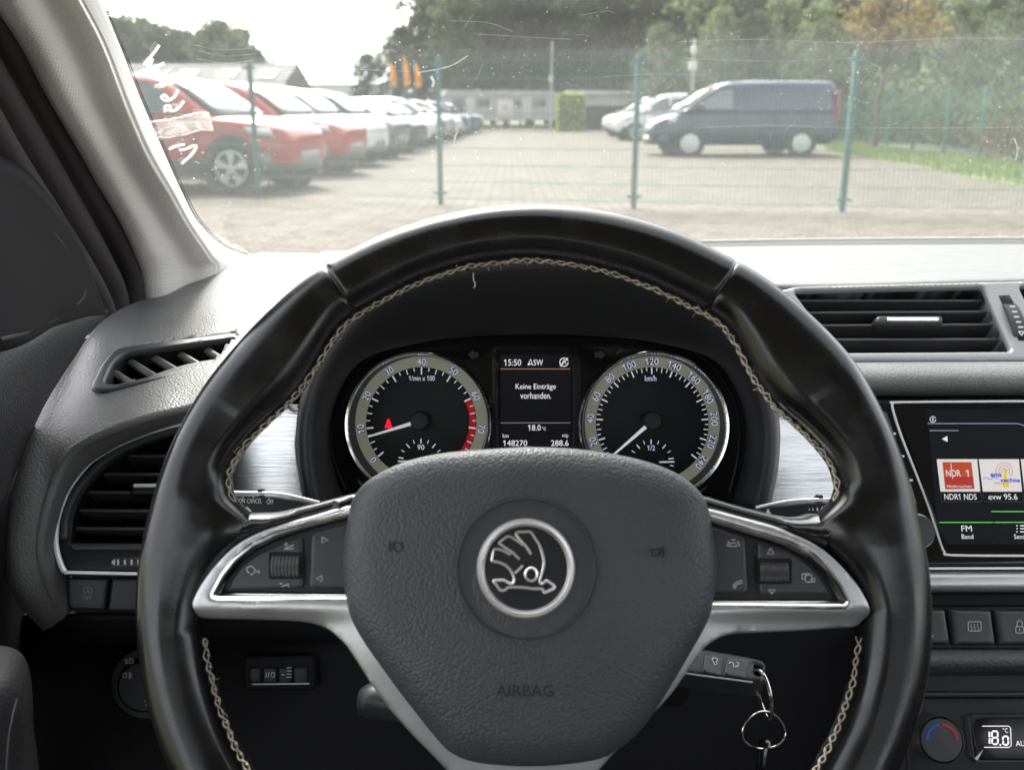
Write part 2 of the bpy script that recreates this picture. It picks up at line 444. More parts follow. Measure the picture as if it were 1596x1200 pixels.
# ================================================================== large structure: ground and car shell
m_yard = M('paved_yard', (.165, .136, .097), .85, var=.2, vscale=2.5, var2=((.13, .105, .066), .25, .7))
_t = m_yard.node_tree; _b = _t.nodes['Principled BSDF']          # fine paver joints beyond the strip that is built stone by stone
_br = _t.nodes.new('ShaderNodeTexBrick'); _br.inputs['Scale'].default_value = 1; _br.inputs['Brick Width'].default_value = .3; _br.inputs['Row Height'].default_value = .2
_br.inputs['Mortar Size'].default_value = .017; _br.inputs['Color1'].default_value = (1, 1, 1, 1); _br.inputs['Color2'].default_value = (.5, .5, .5, 1); _br.inputs['Mortar'].default_value = (.16, .17, .11, 1)
_tc = _t.nodes.new('ShaderNodeTexCoord'); _t.links.new(_tc.outputs['Object'], _br.inputs['Vector'])
_mx = _t.nodes.new('ShaderNodeMix'); _mx.data_type = 'RGBA'; _mx.blend_type = 'MULTIPLY'; _mx.inputs[0].default_value = 1
_src = _b.inputs['Base Color'].links[0].from_socket; _t.links.new(_src, _mx.inputs[6]); _t.links.new(_br.outputs['Color'], _mx.inputs[7]); _t.links.new(_mx.outputs[2], _b.inputs['Base Color'])
m_soil = M('soil', (.16, .14, .09), .95, var=.3, vscale=.5, var2=((.10, .13, .05), .3, 1))
m_paver = M('paver', (.158, .137, .106), .85, var=.12, vscale=20, island=.22)

mb = MB(); mb.box((0, 300, -.35), (1400, 1400, .6)); ground = part('ground', mb, m_soil, kind='structure')
mb = MB(); mb.box((-20, 39, -.03), (62, 80, .06)); yard = part('paved_yard', mb, m_yard, kind='structure')
# pavers in front of the fence
stones = []
for j in range(38):
    yy = 6.95 + j * .102
    for i in range(46):
        xx = -3.6 + i * .203 + (.1 if j % 2 else 0); stones.append((yy, xx))
stones.sort(key=lambda q: (q[0], abs(q[1] - 1)))
def stone(mb, xx, yy, dz):
    a, b, c = .098, .0485, .010; z = .004 + dz
    V = [Vector((xx + sx * a, yy + sy * b, -.02)) for sx, sy in ((-1, -1), (1, -1), (1, 1), (-1, 1))] + [Vector((xx + sx * (a - c), yy + sy * (b - c), z)) for sx, sy in ((-1, -1), (1, -1), (1, 1), (-1, 1))]
    return mb.add(V, [(0, 1, 5, 4), (1, 2, 6, 5), (2, 3, 7, 6), (3, 0, 4, 7), (4, 5, 6, 7)])
vis = [q for q in stones if (-.30 - .0 * q[0]) * q[0] < q[1] < .56 * q[0]]
base = part('paver', stone(MB(), 0, 0, .006), m_paver, yard, sharp=0)
for k, (yy, xx) in enumerate(vis[:300]):
    o = base if k == 0 else base.copy()
    if k: SC.collection.objects.link(o); o.parent = yard
    o.location = (xx, yy, rnd.uniform(-.003, .003))
mb = MB()
for yy, xx in vis[300:]: stone(mb, xx, yy, rnd.uniform(.002, .01))
part('paver_field', mb, m_paver, yard, sharp=0, kind='stuff')
# ================================================================== door, windscreen pillar, windscreen, body shell
pil = thing('windscreen_pillar', 'pale fabric covered windscreen pillar with dark rubber seals on the driver side', 'car pillar', tuple(P(180, 250, .68)))
Lp = [(-150, -330, .42), (-40, -100, .50), (-14, -10, .555), (34, 71, .60), (68, 135, .63), (112, 210, .665), (152, 281, .705), (186, 338, .74), (210, 389, .77), (222, 430, .795), (230, 486, .81)]
Sp = [(-20, -310, .47), (75, -90, .545), (112, -20, .585), (158, 68, .63), (196, 165, .665), (228, 238, .70), (264, 300, .745), (292, 350, .79), (324, 398, .85), (336, 418, .87), (330, 470, .86)]
Ep = [(10, -320, .49), (100, -100, .575), (140, -20, .615), (183, 80, .67), (214, 158, .71), (245, 228, .75), (279, 303, .80), (305, 350, .85), (345, 388, .92), (388, 407, .965), (420, 450, .97)]
grid = []
for L, S_ in zip(Lp, Sp):
    row = []
    for f, o in ((-.02, .05), (0, .018), (.05, .004), (.22, -.004), (.38, -.001), (.52, .007), (.66, .008), (.85, .002), (1.0, .0)):
        row.append(P(L[0] + (S_[0] - L[0]) * f, L[1] + (S_[1] - L[1]) * f, L[2] + (S_[2] - L[2]) * f + o))
    grid.append(row)
part('pillar_trim', MB().patch(grid, 6, 7), m_pillar, pil, sharp=0, solid=-.003)
part('pillar_moulding', MB().patch([[P(a[0], a[1], a[2] + .001), P((a[0] + b[0]) / 2, (a[1] + b[1]) / 2, (a[2] + b[2]) / 2 - .004), P(*b), P(b[0] - 3, b[1] + 2, b[2] + .03)] for a, b in zip(Sp, Ep)], 5, 7), m_pillar_edge, pil, sharp=0, solid=-.003)
def seal(pts, r, name):
    part(name, MB().tube(cat([P(*q) for q in pts], n=6), r, 14), m_rubber, pil, sharp=0)
seal([(-190, -320, .43), (-75, -90, .52), (-32, -2, .57), (15, 78, .61), (48, 142, .64), (92, 218, .675), (132, 290, .715), (166, 347, .75), (190, 395, .78), (204, 440, .80), (208, 500, .81)], .0105, 'door_seal')
seal([(-200, -170, .46), (-90, 10, .53), (-45, 85, .58), (5, 165, .615), (46, 233, .645), (86, 300, .68), (122, 362, .715), (152, 415, .75), (172, 460, .775), (180, 520, .785)], .0135, 'door_seal')
seal([(-210, -90, .46), (-90, 80, .525), (-45, 150, .57), (0, 228, .60), (38, 288, .63), (76, 345, .66), (110, 398, .69), (138, 445, .72), (158, 490, .745), (165, 540, .75)], .0115, 'door_seal')
part('inner_panel', MB().patch([[P(-120, 60, .60), P(60, 330, .72), P(190, 560, .80)], [P(-60, -80, .60), P(120, 200, .74), P(260, 480, .84)]], 4, 4), m_rubber, pil, solid=-.004)

door = thing('driver_door', 'dark grained plastic inside of the driver door with mirror triangle and armrest', 'car door', tuple(P(20, 700, .52)))
top_e = [(-60, 245, .52), (8, 264, .565), (42, 286, .585), (83, 333, .61), (121, 387, .64), (143, 450, .665), (160, 490, .685)]
bot_e = [(-60, 560, .49), (0, 541, .52), (40, 531, .55), (75, 512, .585), (105, 499, .615), (130, 492, .645), (161, 491, .686)]
g = []
for f, o in ((-.04, .03), (0, 0), (.10, -.003), (.35, -.003), (.6, -.003), (.88, -.002), (1, 0), (1.02, .012)):
    g.append([P(a[0] + (b[0] - a[0]) * f, a[1] + (b[1] - a[1]) * f, a[2] + (b[2] - a[2]) * f + o) for a, b in zip(top_e, bot_e)])
part('mirror_triangle', MB().patch(g, 7, 6), m_sail, door, sharp=0, solid=-.003)
cr = [(48, 329, .585), (80, 362, .602), (104, 392, .62), (121, 420, .635), (130, 445, .644), (130, 460, .642), (118, 474, .628), (83, 500, .592), (40, 519, .55), (0, 530, .516)]
part('crease_line', MB().tube(cat([P(x, y, d - .0042) for x, y, d in cr], n=6), .0014, 6), m_black, door)  # shade in the panel's crease put in as a black tube
tw = rrect(24, 300, 46, 560, 8)
rows = [[(-80, 560, .49), (40, 530, .553), (105, 499, .617), (163, 485, .69)], [(-80, 575, .475), (36, 546, .543), (98, 513, .605), (160, 492, .683)], [(-80, 620, .46), (25, 585, .532), (80, 552, .586), (140, 510, .662)],
        [(-80, 690, .455), (10, 650, .52), (52, 615, .567), (106, 545, .632)], [(-80, 750, .455), (-5, 710, .515), (32, 665, .56), (68, 615, .60)], [(-80, 800, .46), (-10, 750, .52), (18, 705, .565), (48, 655, .60)], [(-80, 850, .48), (-10, 790, .54), (12, 745, .59), (40, 690, .63)]]
part('door_top', MB().patch([[P(*q) for q in r] for r in rows], 7, 7), m_door, door, sharp=0, solid=-.003)
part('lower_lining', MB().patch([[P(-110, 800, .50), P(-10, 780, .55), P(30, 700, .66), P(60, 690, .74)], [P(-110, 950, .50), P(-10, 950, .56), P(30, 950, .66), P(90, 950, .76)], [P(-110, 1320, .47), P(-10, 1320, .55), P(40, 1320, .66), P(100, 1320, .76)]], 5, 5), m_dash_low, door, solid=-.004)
AR = Frame(P(0, 1130, .43), 12, 22)
ar = part('armrest', MB().pillow(AR, AR.pts(T2(cat([(-120, 1048), (-30, 1050), (8, 1058), (26, 1080), (34, 1120), (36, 1180), (34, 1300), (-120, 1300)], True, 5))), -.012, .020, .016, .004, depth=.03), m_door, door, sharp=0)
part('seam', MB().tube(cat([AR.px(27, 1088, .0055), AR.px(19, 1120, .0078), AR.px(13, 1160, .0082), AR.px(9, 1230, .0082)], n=5), .0005, 5), m_smooth, ar)

# windscreen
top = [Vector((-.50, .18, 1.40)), Vector((-.22, .30, 1.41)), Vector((.12, .33, 1.41)), Vector((.55, .33, 1.41)), Vector((1.15, .22, 1.40))]
wg = [top, [P(x, -80, d) for x, d in ((90, .60), (450, .72), (800, .76), (1200, .78), (1900, .80))], [P(x, 60, d) for x, d in ((165, .68), (470, .81), (800, .85), (1200, .87), (1900, .89))],
      [P(x, y, d) for x, y, d in ((238, 225, .775), (500, 210, .91), (800, 205, .95), (1200, 203, .97), (1900, 200, .99))],
      [P(x, y, d) for x, y, d in ((300, 350, .875), (530, 310, 1.0), (800, 306, 1.04), (1200, 303, 1.07), (1900, 300, 1.09))],
      [P(x, y, d) for x, y, d in ((392, 412, .985), (560, 404, 1.09), (800, 396, 1.14), (1200, 384, 1.18), (1900, 378, 1.22))]]
m_glass = glass_material('windscreen_glass', (.70, .72, .70), .024, .13)
wsc = thing('windscreen', 'dusty scratched curved windscreen of the car above the dashboard', 'windscreen', tuple(P(800, 200, .94)))
gl = part('glass', MB().patch(wg, 8, 8), m_glass, wsc, sharp=0)
# smooth lookup of the pane: pixel -> point on the glass
_rows = [cat(r, n=10) for r in wg]; _c = [cat([r[j] for r in _rows], n=10) for j in range(len(_rows[0]))]
_pts = [(_c[j][i], j, i) for j in range(len(_c)) for i in range(len(_c[0]))]
_pp = np.array([proj(p) if (p - CAM).dot(fw) > .05 else (1e6, 1e6) for p, j, i in _pts]); _dd = np.array([(p - CAM).dot(fw) for p, j, i in _pts])
def on_glass(x, y, lift=.0006):
    d2 = ((_pp - (x, y)) ** 2).sum(1); k = np.argsort(d2)[:4]; wgt = 1 / (d2[k] + 1); d = float((_dd[k] * wgt).sum() / wgt.sum())
    return P(x, y, d - lift)
gn = (P(800, 205, .95) - P(800, 60, .85)).cross(Vector((1, 0, 0))).normalized()
if gn.dot(CAM - P(800, 200, .94)) < 0: gn = -gn
gx, gy = Vector((1, 0, 0)), gn.cross(Vector((1, 0, 0)))
def speck(mb, p, r, el=1.0, rot=0.0):
    a = gx * cos(rot) + gy * sin(rot); b = gy * cos(rot) - gx * sin(rot)
    return mb.add([p + a * cos(2 * pi * k / 6) * r * el + b * sin(2 * pi * k / 6) * r * (1.6 if rot == 0 else 1) for k in range(6)], [tuple(range(6))])
mdot = MB(); E2 = cat(Ep, n=26)
for q in E2:                                             # printed dot band along the edge of the glass
    for o, r in ((2.5, .0010), (6.5, .0008), (10, .0006)):
        if q[1] < 405: speck(mdot, on_glass(q[0] + o, q[1] - o * .35), r)
for x in range(395, 540, 5): speck(mdot, on_glass(x, 396 - (x - 395) * .02), .0009)
part('dot_band', mdot, m_black, wsc, kind='stuff')
m_dust = M('dust', (.8, .79, .76), .9, trans=.6)
md = MB(); r2 = random.Random(3)
for _ in range(700):
    x, y = r2.uniform(190, 1600), r2.triangular(0, 330, 60)
    if r2.random() < .5: x = r2.triangular(520, 1600, 900)
    if x < 215 + y * .35: continue
    speck(md, on_glass(x, y), r2.choice([.00012, .00016, .0002, .00025, .0004]), 1, r2.uniform(.1, 3))
for cx, cy in ((240, 250), (390, 240), (330, 260), (710, 200), (720, 195), (1580, 230), (1340, 150), (640, 100)):
    for _ in range(22): speck(md, on_glass(cx + r2.gauss(0, 30), max(2, cy + r2.gauss(0, 25))), r2.uniform(.0002, .0005), r2.uniform(1, 2), r2.uniform(.1, 3))
part('dust_speck', md, m_dust, wsc, kind='stuff')
ms = MB()
for L, r in ([[(652, 114), (700, 104), (730, 87)], .00045], [[(672, 120), (676, 128), (674, 136)], .0013], [[(701, 33), (760, 36), (800, 50)], .0001], [[(735, 53), (800, 57), (850, 60), (890, 62)], .00009],
             [[(905, 24), (945, 18), (958, 22)], .00009], [[(1055, 66), (1180, 62), (1320, 67), (1480, 60), (1596, 62)], .00009], [[(1064, 91), (1200, 96), (1330, 91)], .00009], [[(1080, 200), (1200, 196), (1340, 200), (1596, 199)], .00009],
             [[(300, 70), (340, 78), (395, 76)], .00009], [[(310, 80), (350, 88), (400, 84)], .00009], [[(306, 92), (350, 99), (396, 95)], .0001], [[(708, 225), (709, 215), (712, 208)], .0006], [[(1580, 215), (1586, 232), (1583, 250)], .0006],
             [[(940, 120), (1020, 116), (1100, 118)], .00008], [[(430, 115), (520, 108), (640, 112)], .00008]):
    ms.tube([on_glass(*q) for q in cat(L, n=5)], r, 4)
for _ in range(20):
    x, y, a, l = r2.uniform(300, 1590), r2.uniform(5, 300), r2.gauss(.1, .5), r2.uniform(6, 40)
    ms.tube([on_glass(x, y), on_glass(x + l * .5 * cos(a), max(1, y - l * .5 * sin(a)) + r2.gauss(0, 1)), on_glass(x + l * cos(a), max(1, y - l * sin(a)))], .00008, 3)
m_scratch = M('scratch', (.75, .75, .74), .6, trans=.5)
part('scratch', ms, m_scratch, wsc, kind='stuff')

# hand writing and tape on the glass
m_marker = M('white_marker', (.92, .92, .9), .8, trans=.55)
wrt = thing('marker_writing', 'white handwritten marker figures reading down the windscreen beside the pillar', 'handwriting', tuple(on_glass(250, 120)))
zz = lambda x, y: (200 + x / 4.8, 50 + y / 4.8)
for L in ([(232, 100), (190, 160), (140, 215), (122, 245), (150, 232), (182, 205), (165, 245), (150, 282), (200, 262), (272, 235)], [(315, 285), (270, 345), (235, 395), (200, 412), (250, 408), (290, 385), (312, 370)],
          [(318, 285), (290, 320)], [(372, 438), (350, 480), (310, 510), (275, 515), (248, 490), (270, 475), (292, 492), (280, 512)], [(415, 520), (380, 565), (335, 592), (290, 588), (272, 565), (300, 552), (318, 570), (290, 590), (262, 600)],
          [(310, 875), (360, 855), (418, 842)], [(380, 885), (430, 878), (478, 855), (510, 858), (480, 910), (440, 950), (400, 985)]):
    part('pen_stroke', MB().tube([on_glass(*zz(*q),   .001) for q in cat(L, n=5)], .0012, 6), m_marker, wrt)
tp = MB(); T_ = [(130, 672), (300, 655), (420, 630), (520, 603), (598, 605), (615, 670), (632, 738), (540, 735), (420, 770), (300, 790), (185, 795)]
q = [on_glass(*zz(*p), .0014) for p in T_]; nT = len(q); tp.add(q + [p + gn * .0004 for p in q], [tuple(range(nT)), tuple(range(nT, 2 * nT))[::-1]] + [(i, (i + 1) % nT, nT + (i + 1) % nT, nT + i) for i in range(nT)])
tape = thing('tape_strip', 'strip of clear sticky tape with whitish edges stuck across the handwritten glass', 'tape', tuple(q[0]))
part('film', tp, glass_material('tape_film', (.96, .93, .93), .07, .5, 60), tape, sharp=0)
te = MB()
for L in ([(130, 676), (300, 657), (420, 632), (520, 606), (598, 607)], [(185, 793), (300, 788), (360, 778), (420, 768), (540, 735), (630, 736)], [(598, 607), (615, 670), (632, 738)], [(345, 782), (375, 776), (395, 772)]): te.tube([on_glass(*zz(*p), .002) for p in cat(L, n=5)], .0008, 6)
part('tape_edge', te, m_marker, tape)

# unseen shell of the car round the driver, sized to shape the daylight
shell = thing('car_shell', 'dark floor and side panels of the car around the dashboard', 'car body', (0.3, -.4, .2))
m_floor = M('floor_carpet', (.02, .02, .021), .95); m_headl = M('headliner', (.30, .29, .275), .9)
part('floor', MB().box((.33, -.5, .21), (1.50, 3.1, .04)), m_floor, shell)
part('bulkhead', MB().box((.33, 1.06, .52), (1.9, .03, .66)), m_floor, shell)
part('side_panel', MB().box((-.46, -.5, .45), (.05, 2.6, .50)), m_floor, shell); part('side_panel', MB().box((1.12, -.5, .52), (.05, 3.1, .62)), m_floor, shell)
part('rear_panel', MB().box((.33, -2.05, .66), (1.5, .06, .9)), m_floor, shell)
part('roof_rail', MB().box((-.47, -.72, 1.40), (.09, 1.7, .06), ch=.02), m_headl, shell); part('roof_rail', MB().box((1.13, -.72, 1.40), (.09, 1.7, .06), ch=.02), m_headl, shell)
part('headliner', MB().box((.33, -.86, 1.45), (1.7, 2.0, .03)), m_headl, shell)
part('roof_header', MB().box((.33, .22, 1.425), (1.6, .22, .035), ch=.015), m_headl, shell)

m_seat = M('seat_fabric', (.03, .03, .032), .9)  # seats behind the camera, added to cut rear light on the wheel
mb = MB(); mb.box((.02, -.42, .62), (.50, .14, .66), ch=.06); part('unseen_seat_back', mb, m_seat, shell)
mb = MB(); mb.box((.02, -.46, 1.08), (.26, .10, .18), ch=.04); part('unseen_headrest', mb, m_seat, shell)
mb = MB(); mb.box((.66, -.30, .62), (.50, .14, .66), ch=.06); part('unseen_seat_back', mb, m_seat, shell)
# ================================================================== dashboard
def slat(mb, A, B, n, depth, thick, tilt=0.0):
    x = (B - A); L = x.length; x.normalize(); z = x.cross(n).normalized(); d = (n * cos(tilt) + z * sin(tilt)).normalized(); t = x.cross(d).normalized()
    return mb.box((A + B) / 2 - d * depth / 2, (L, depth, thick), (x, d, t), ch=thick * .35)

dash = thing('dashboard', 'grained dark grey dashboard with slatted air vents and brushed silver inlays behind the steering wheel', 'dashboard', tuple(P(840, 700, .7)))
# sunlit top pad
xs = [500, 650, 840, 1100, 1300, 1600, 2150]
far = [P(x, y, d) for x, y, d in zip(xs, [399, 397, 395, 391, 388, 386, 385], [1.03, 1.07, 1.1, 1.125, 1.145, 1.17, 1.22])]
mid = [P(x, y, d) for x, y, d in zip(xs, [425, 416, 412, 411, 410, 407, 404], [.90, .92, .93, .95, .96, .98, 1.0])]
nr_ = [P(x, y, d) for x, y, d in zip(xs, [480, 450, 442, 444, 445, 438, 429], [.76, .77, .78, .80, .80, .80, .82])]
lip = [P(x, y, d) for x, y, d in zip(xs, [520, 470, 455, 455, 455, 448, 440], [.735, .75, .76, .79, .795, .797, .817])]
und = [P(x, y, d) for x, y, d in zip(xs, [540, 490, 470, 470, 470, 462, 454], [.77, .79, .80, .81, .82, .822, .84])]
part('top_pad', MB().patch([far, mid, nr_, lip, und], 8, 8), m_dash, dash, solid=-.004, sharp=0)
m_strip = M('windscreen_strip', (.055, .054, .053), .75)
part('defroster_strip', MB().patch([[p + Vector((0, -.004, .0015)) for p in far], [P(x, y, d) for x, y, d in zip(xs, [396, 391, 384, 378, 375, 373, 372], [1.06, 1.10, 1.14, 1.165, 1.19, 1.21, 1.26])]], 8, 3), m_strip, dash, solid=-.003)
part('bright_glass_edge', MB().tube(cat([P(x, y, d) for x, y, d in zip(xs, [395, 389.5, 382, 376, 373, 371, 370], [1.06, 1.10, 1.14, 1.165, 1.19, 1.21, 1.26])], n=6), .0016, 6), m_pillar_edge, dash)  # bright line of the glass edge put in as a pale tube
# rounded left end of the dashboard
col = [[(560, 402, 1.04), (540, 470, .78), (500, 540, .69), (440, 600, .625), (430, 612, .622), (420, 632, .645), (425, 640, .68)],
       [(470, 399, 1.0), (445, 460, .78), (410, 530, .69), (365, 610, .618), (357, 622, .616), (345, 645, .636), (350, 655, .68)],
       [(385, 402, .95), (365, 455, .79), (335, 530, .69), (298, 626, .612), (293, 637, .61), (285, 659, .628), (290, 670, .67)],
       [(300, 440, .87), (285, 480, .77), (268, 548, .68), (246, 638, .606), (241, 650, .605), (233, 673, .622), (240, 690, .67)],
       [(224, 470, .81), (216, 515, .72), (207, 575, .655), (191, 656, .601), (189, 668, .60), (190, 690, .618), (200, 705, .66)],
       [(166, 500, .73), (160, 545, .675), (152, 600, .635), (146, 674, .597), (147, 687, .596), (157, 708, .614), (168, 722, .655)],
       [(112, 568, .655), (110, 600, .637), (108, 645, .615), (112, 698, .594), (116, 708, .593), (135, 725, .611), (148, 740, .65)],
       [(64, 653, .612), (66, 675, .604), (74, 702, .597), (88, 735, .59), (92, 744, .589), (107, 762, .607), (122, 775, .65)],
       [(30, 748, .587), (36, 760, .583), (48, 774, .581), (69, 788, .583), (74, 794, .583), (91, 803, .602), (108, 812, .645)],
       [(13, 850, .576), (22, 851, .574), (36, 852, .575), (59, 853, .579), (65, 854, .58), (87, 852, .60), (102, 852, .64)],
       [(28, 925, .58), (36, 922, .577), (47, 917, .577), (68, 906, .582), (75, 902, .583), (98, 889, .60), (112, 880, .64)],
       [(72, 978, .605), (78, 974, .60), (84, 970, .598), (92, 964, .597), (97, 960, .598), (103, 953, .602), (118, 945, .64)]]
demist = rpoly([(140, 608), (157, 571), (180, 545), (230, 538), (368, 521), (375, 530), (330, 577), (160, 613)], 16, 5)
dm_in = rpoly([(163, 600), (178, 567), (196, 553), (364, 530), (366, 533), (330, 566), (180, 602)], 8, 4)
m_dash2 = m_dash; _cx = sum(p[0] for p in dm_in) / len(dm_in); _cy = sum(p[1] for p in dm_in) / len(dm_in); dm_cut = [(_cx + (x - _cx) * 1.04, _cy + (y - _cy) * 1.17) for x, y in dm_in]
part('end_pad', MB().patch([[P(*q) for q in c] for c in col], 13, 12, cut=[dm_cut]), m_dash2, dash, sharp=0, solid=-.003)
# side demister vent
D = plane3(P(152, 600, .632), P(362, 526, .692), P(300, 582, .648)); D.o = D.o + D.n * .0015
dv = part('demister_vent', MB().pillow(D, D.pts(demist), -.001, .003, .002, .005, holes=[D.pts(dm_in)], depth=.010), m_smooth, dash)
part('duct', MB().pillow(D, D.pts(dm_in), -.032, 0, 0, .02, depth=-.030), m_void, dv)
for a, b in (((168, 575), (208, 600)), ((184, 552), (247, 591)), ((221, 546), (282, 582)), ((263, 541), (318, 574)), ((307, 536), (342, 558))):
    q = MB(); A, B = D.px(*a, -.006), D.px(*b, -.002); slat(q, A, B, D.n, .022, .0055, .55); part('slat', q, m_slat2, dv)

# left air vent
LV = plane3(P(90, 850, .602), P(285, 660, .632), P(300, 890, .602)); LV.o = LV.o + LV.n * .008
arc = [(330, 650), (285, 659), (233, 673), (190, 690), (157, 708), (135, 725), (107, 762), (91, 803), (87, 830), (88, 855), (95, 880), (101, 891), (200, 893), (330, 895)]
arcs_ = T2(cat(arc[:12], n=4)) + arc[12:]
op_l = T2(cat([(330, 670), (277, 680), (235, 692), (203, 705), (169, 728), (142, 755), (125, 782), (115, 812), (113, 845)], n=4)) + [(330, 846)]
lv = part('air_vent', MB().pillow(LV, LV.pts(arcs_), -.001, .003, .003, .006, holes=[LV.pts(op_l)], depth=.012), m_black, dash)
part('duct', MB().pillow(LV, LV.pts(op_l), -.045, 0, 0, .02, depth=-.044), m_void, lv)
part('chrome_arc', MB().tube([LV.w(u, v, .0045) for u, v in LV.pts(T2(cat(arc[:12], n=4)), .0045)], .0018, 8), m_bright, lv)
part('chrome_line', MB().tube([LV.px(101, 892, .003), LV.px(330, 896, .003)], .0012, 6), m_bright, lv)
q = MB(); ins_ = T2(cat([(330, 658), (285, 667), (238, 681), (198, 697), (165, 717), (140, 740), (117, 770), (103, 805), (100, 840)], n=4))
part('vent_lip', q.tube([LV.w(u, v, .002) for u, v in LV.pts(ins_, .002)], .0026, 8), m_smooth, lv)
for x0, y in ((184, 709.5), (149, 738), (130, 766.5), (120, 795), (112, 823)):
    q = MB(); slat(q, LV.px(x0, y, -.004), LV.px(330, y + 1, -.004), LV.n, .022, .0022, -.12); part('slat', q, m_slat, lv)
q = MB()
for x in (150, 196, 240, 285):
    A, B = LV.px(x + 38, 690, -.028), LV.px(x - 12, 840, -.028); q.box((A + B) / 2, ((B - A).length, .010, .0014), ((B - A).normalized(), LV.n, (B - A).cross(LV.n).normalized()))
part('rear_vane', q, m_black, lv, kind='stuff')
part('vent_bar', MB().pillow(LV, LV.pts(rrect(114, 848, 330, 859, 3)), .0015, .0022, .0015, .004, depth=.002), m_smooth, lv)
part('tab', MB().pillow(LV, LV.pts(rrect(204, 753, 330, 774, 6)), .0, .004, .003, .003, depth=.006), m_black, lv)
part('tab_chrome', MB().tube([LV.px(209, 757, .0052), LV.px(330, 756, .0052)], .0013, 6), m_bright, lv)
# serrated thumb wheel under the vent
def thumb(fr, cx, cy, w_, h_, hh, parent, vertical=False):
    mbk = MB(); k = fr.scale(cx, cy); c = fr.at(cx, cy, hh); rad = (h_ if vertical else w_) / 2 * k * 1.05; half = (w_ if vertical else h_) / 2 * k; V = []; Fc = []; n = 44
    for i in range(n + 1):
        a = pi * i / n; rr = rad * (1 if i % 2 else .965)
        for s in (-1, 1):
            if vertical: V.append(fr.w(c[0] + s * half, c[1] + cos(a) * rr, hh - .004 + sin(a) * rr * .35))
            else: V.append(fr.w(c[0] + cos(a) * rr, c[1] + s * half, hh - .004 + sin(a) * rr * .35))
    for i in range(n): Fc.append((2 * i, 2 * i + 1, 2 * i + 3, 2 * i + 2))
    Fc += [tuple(range(0, 2 * n + 2, 2)), tuple(range(1, 2 * n + 2, 2))[::-1]]
    return part('thumb_wheel', mbk.add(V, Fc), m_slat, parent, sharp=15)
thumb(LV, 202, 876, 66, 16, .0035, lv)
q = MB(); strokes(q, LV, [[(184 + 10.5 * i, 872), (184.5 + 10.5 * i, 880)] for i in range(4)] + [[(175, 876), (178, 872), (178, 880), (175, 876)]], 3, .0082, .0002); part('thumb_marks', q, m_white, lv)
# button row under the left vent
BL = Frame(P(160, 925, .60), 20, 6)
base_ = [(100, 896), (340, 896), (340, 960), (118, 959), (104, 945)]
part('button_tray', MB().pillow(BL, BL.pts(base_), -.003, .001, .001, .006, depth=.02), m_black, dash)
for L in ([(103, 899), (170, 900), (164, 952), (112, 951), (104, 942)], [(173, 900), (258, 900), (258, 954), (166, 953)], [(261, 900), (335, 900), (335, 954), (261, 954)]):
    pb = part('push_button', MB().pillow(BL, BL.pts(rpoly(L, 4), .002), -.001, .003, .002, .004, depth=.004), m_panel, dash)
    if L[0][0] == 103:
        q = MB(); strokes(q, BL, [circ(137, 921, 6.2, 20, -235, 55)], 1.3, .0024, .0002); text(q, BL, 'A', 137, 921, 5.5, 6.5, .0024); text(q, BL, 'OFF', 136, 931.5, 13, 6.5, .0024); part('symbol', q, m_dim, pb)
# lower dash
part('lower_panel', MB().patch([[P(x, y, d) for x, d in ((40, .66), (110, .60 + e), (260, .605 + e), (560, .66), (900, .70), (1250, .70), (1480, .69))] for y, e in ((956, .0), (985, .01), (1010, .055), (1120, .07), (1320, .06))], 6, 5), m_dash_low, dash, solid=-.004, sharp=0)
part('fascia', MB().patch([[P(x, y, .75) for x in (280, 560, 840, 1100, 1345)] for y in (600, 720, 850, 1010)], 3, 3), m_dash_low, dash, solid=-.01)  # dark sheet added behind the instruments to stop light leaking through
LP = Frame(P(430, 1050, .645), 18)
lsw = part('level_switch', MB().pillow(LP, LP.pts(rrect(380, 1022, 490, 1076, 8)), -.001, .002, .003, .005, depth=.02), m_dash_low, dash)
for x0, x1 in ((390, 409), (411, 433), (435, 456), (458, 481)):
    part('key_cap', MB().pillow(LP, LP.pts(rrect(x0, 1038, x1, 1063, 2)), .001, .002, .0015, .003, depth=.003), m_black, lsw)
q = MB(); strokes(q, LP, [[(424, 1047), (428, 1048), (428, 1054), (424, 1055), (423, 1051), (424, 1047)], [(420, 1047), (418, 1055)], [(416, 1048), (414, 1055)]] + [[(447, 1040 + 5 * i), (455, 1040 + 5 * i)] for i in range(4)] + [[(439, 1051), (444, 1051)]], 1.2, .0032, .0002); part('symbol', q, m_dim, lsw)
part('switch_edge', MB().tube([LP.px(393, 1066, .003), LP.px(482, 1065, .003)], .0006, 5), m_dim, lsw)
LS = Frame(P(232, 1062, .648), 18, 4)
ls = part('light_switch', MB().lathe(LS, LS.at(232, 1062), [(.026, -.02), (.026, .002), (.024, .004), (.019, .004), (.018, .010), (.016, .012), (.0005, .012)], 40), m_black, dash)
q = MB(); strokes(q, LS, [[(202, 1026), (207, 1026), (208, 1030), (206, 1034), (202, 1034), (202, 1026)], [(195, 1027), (199, 1028)], [(195, 1030), (199, 1031)], [(195, 1033), (199, 1034)],
                         [(197, 1048), (192, 1049), (192, 1055), (197, 1056), (197, 1048)], [(200, 1049), (206, 1049)], [(200, 1052), (206, 1052)], [(200, 1055), (206, 1055)], [(203, 1047), (202, 1058)],
                         circ(234, 1092, 4, 12), [(225, 1092), (228, 1092)], [(227, 1085), (229, 1087)], [(227, 1099), (229, 1097)]], 1.1, .0124, .0002); part('symbol', q, m_dim, ls)

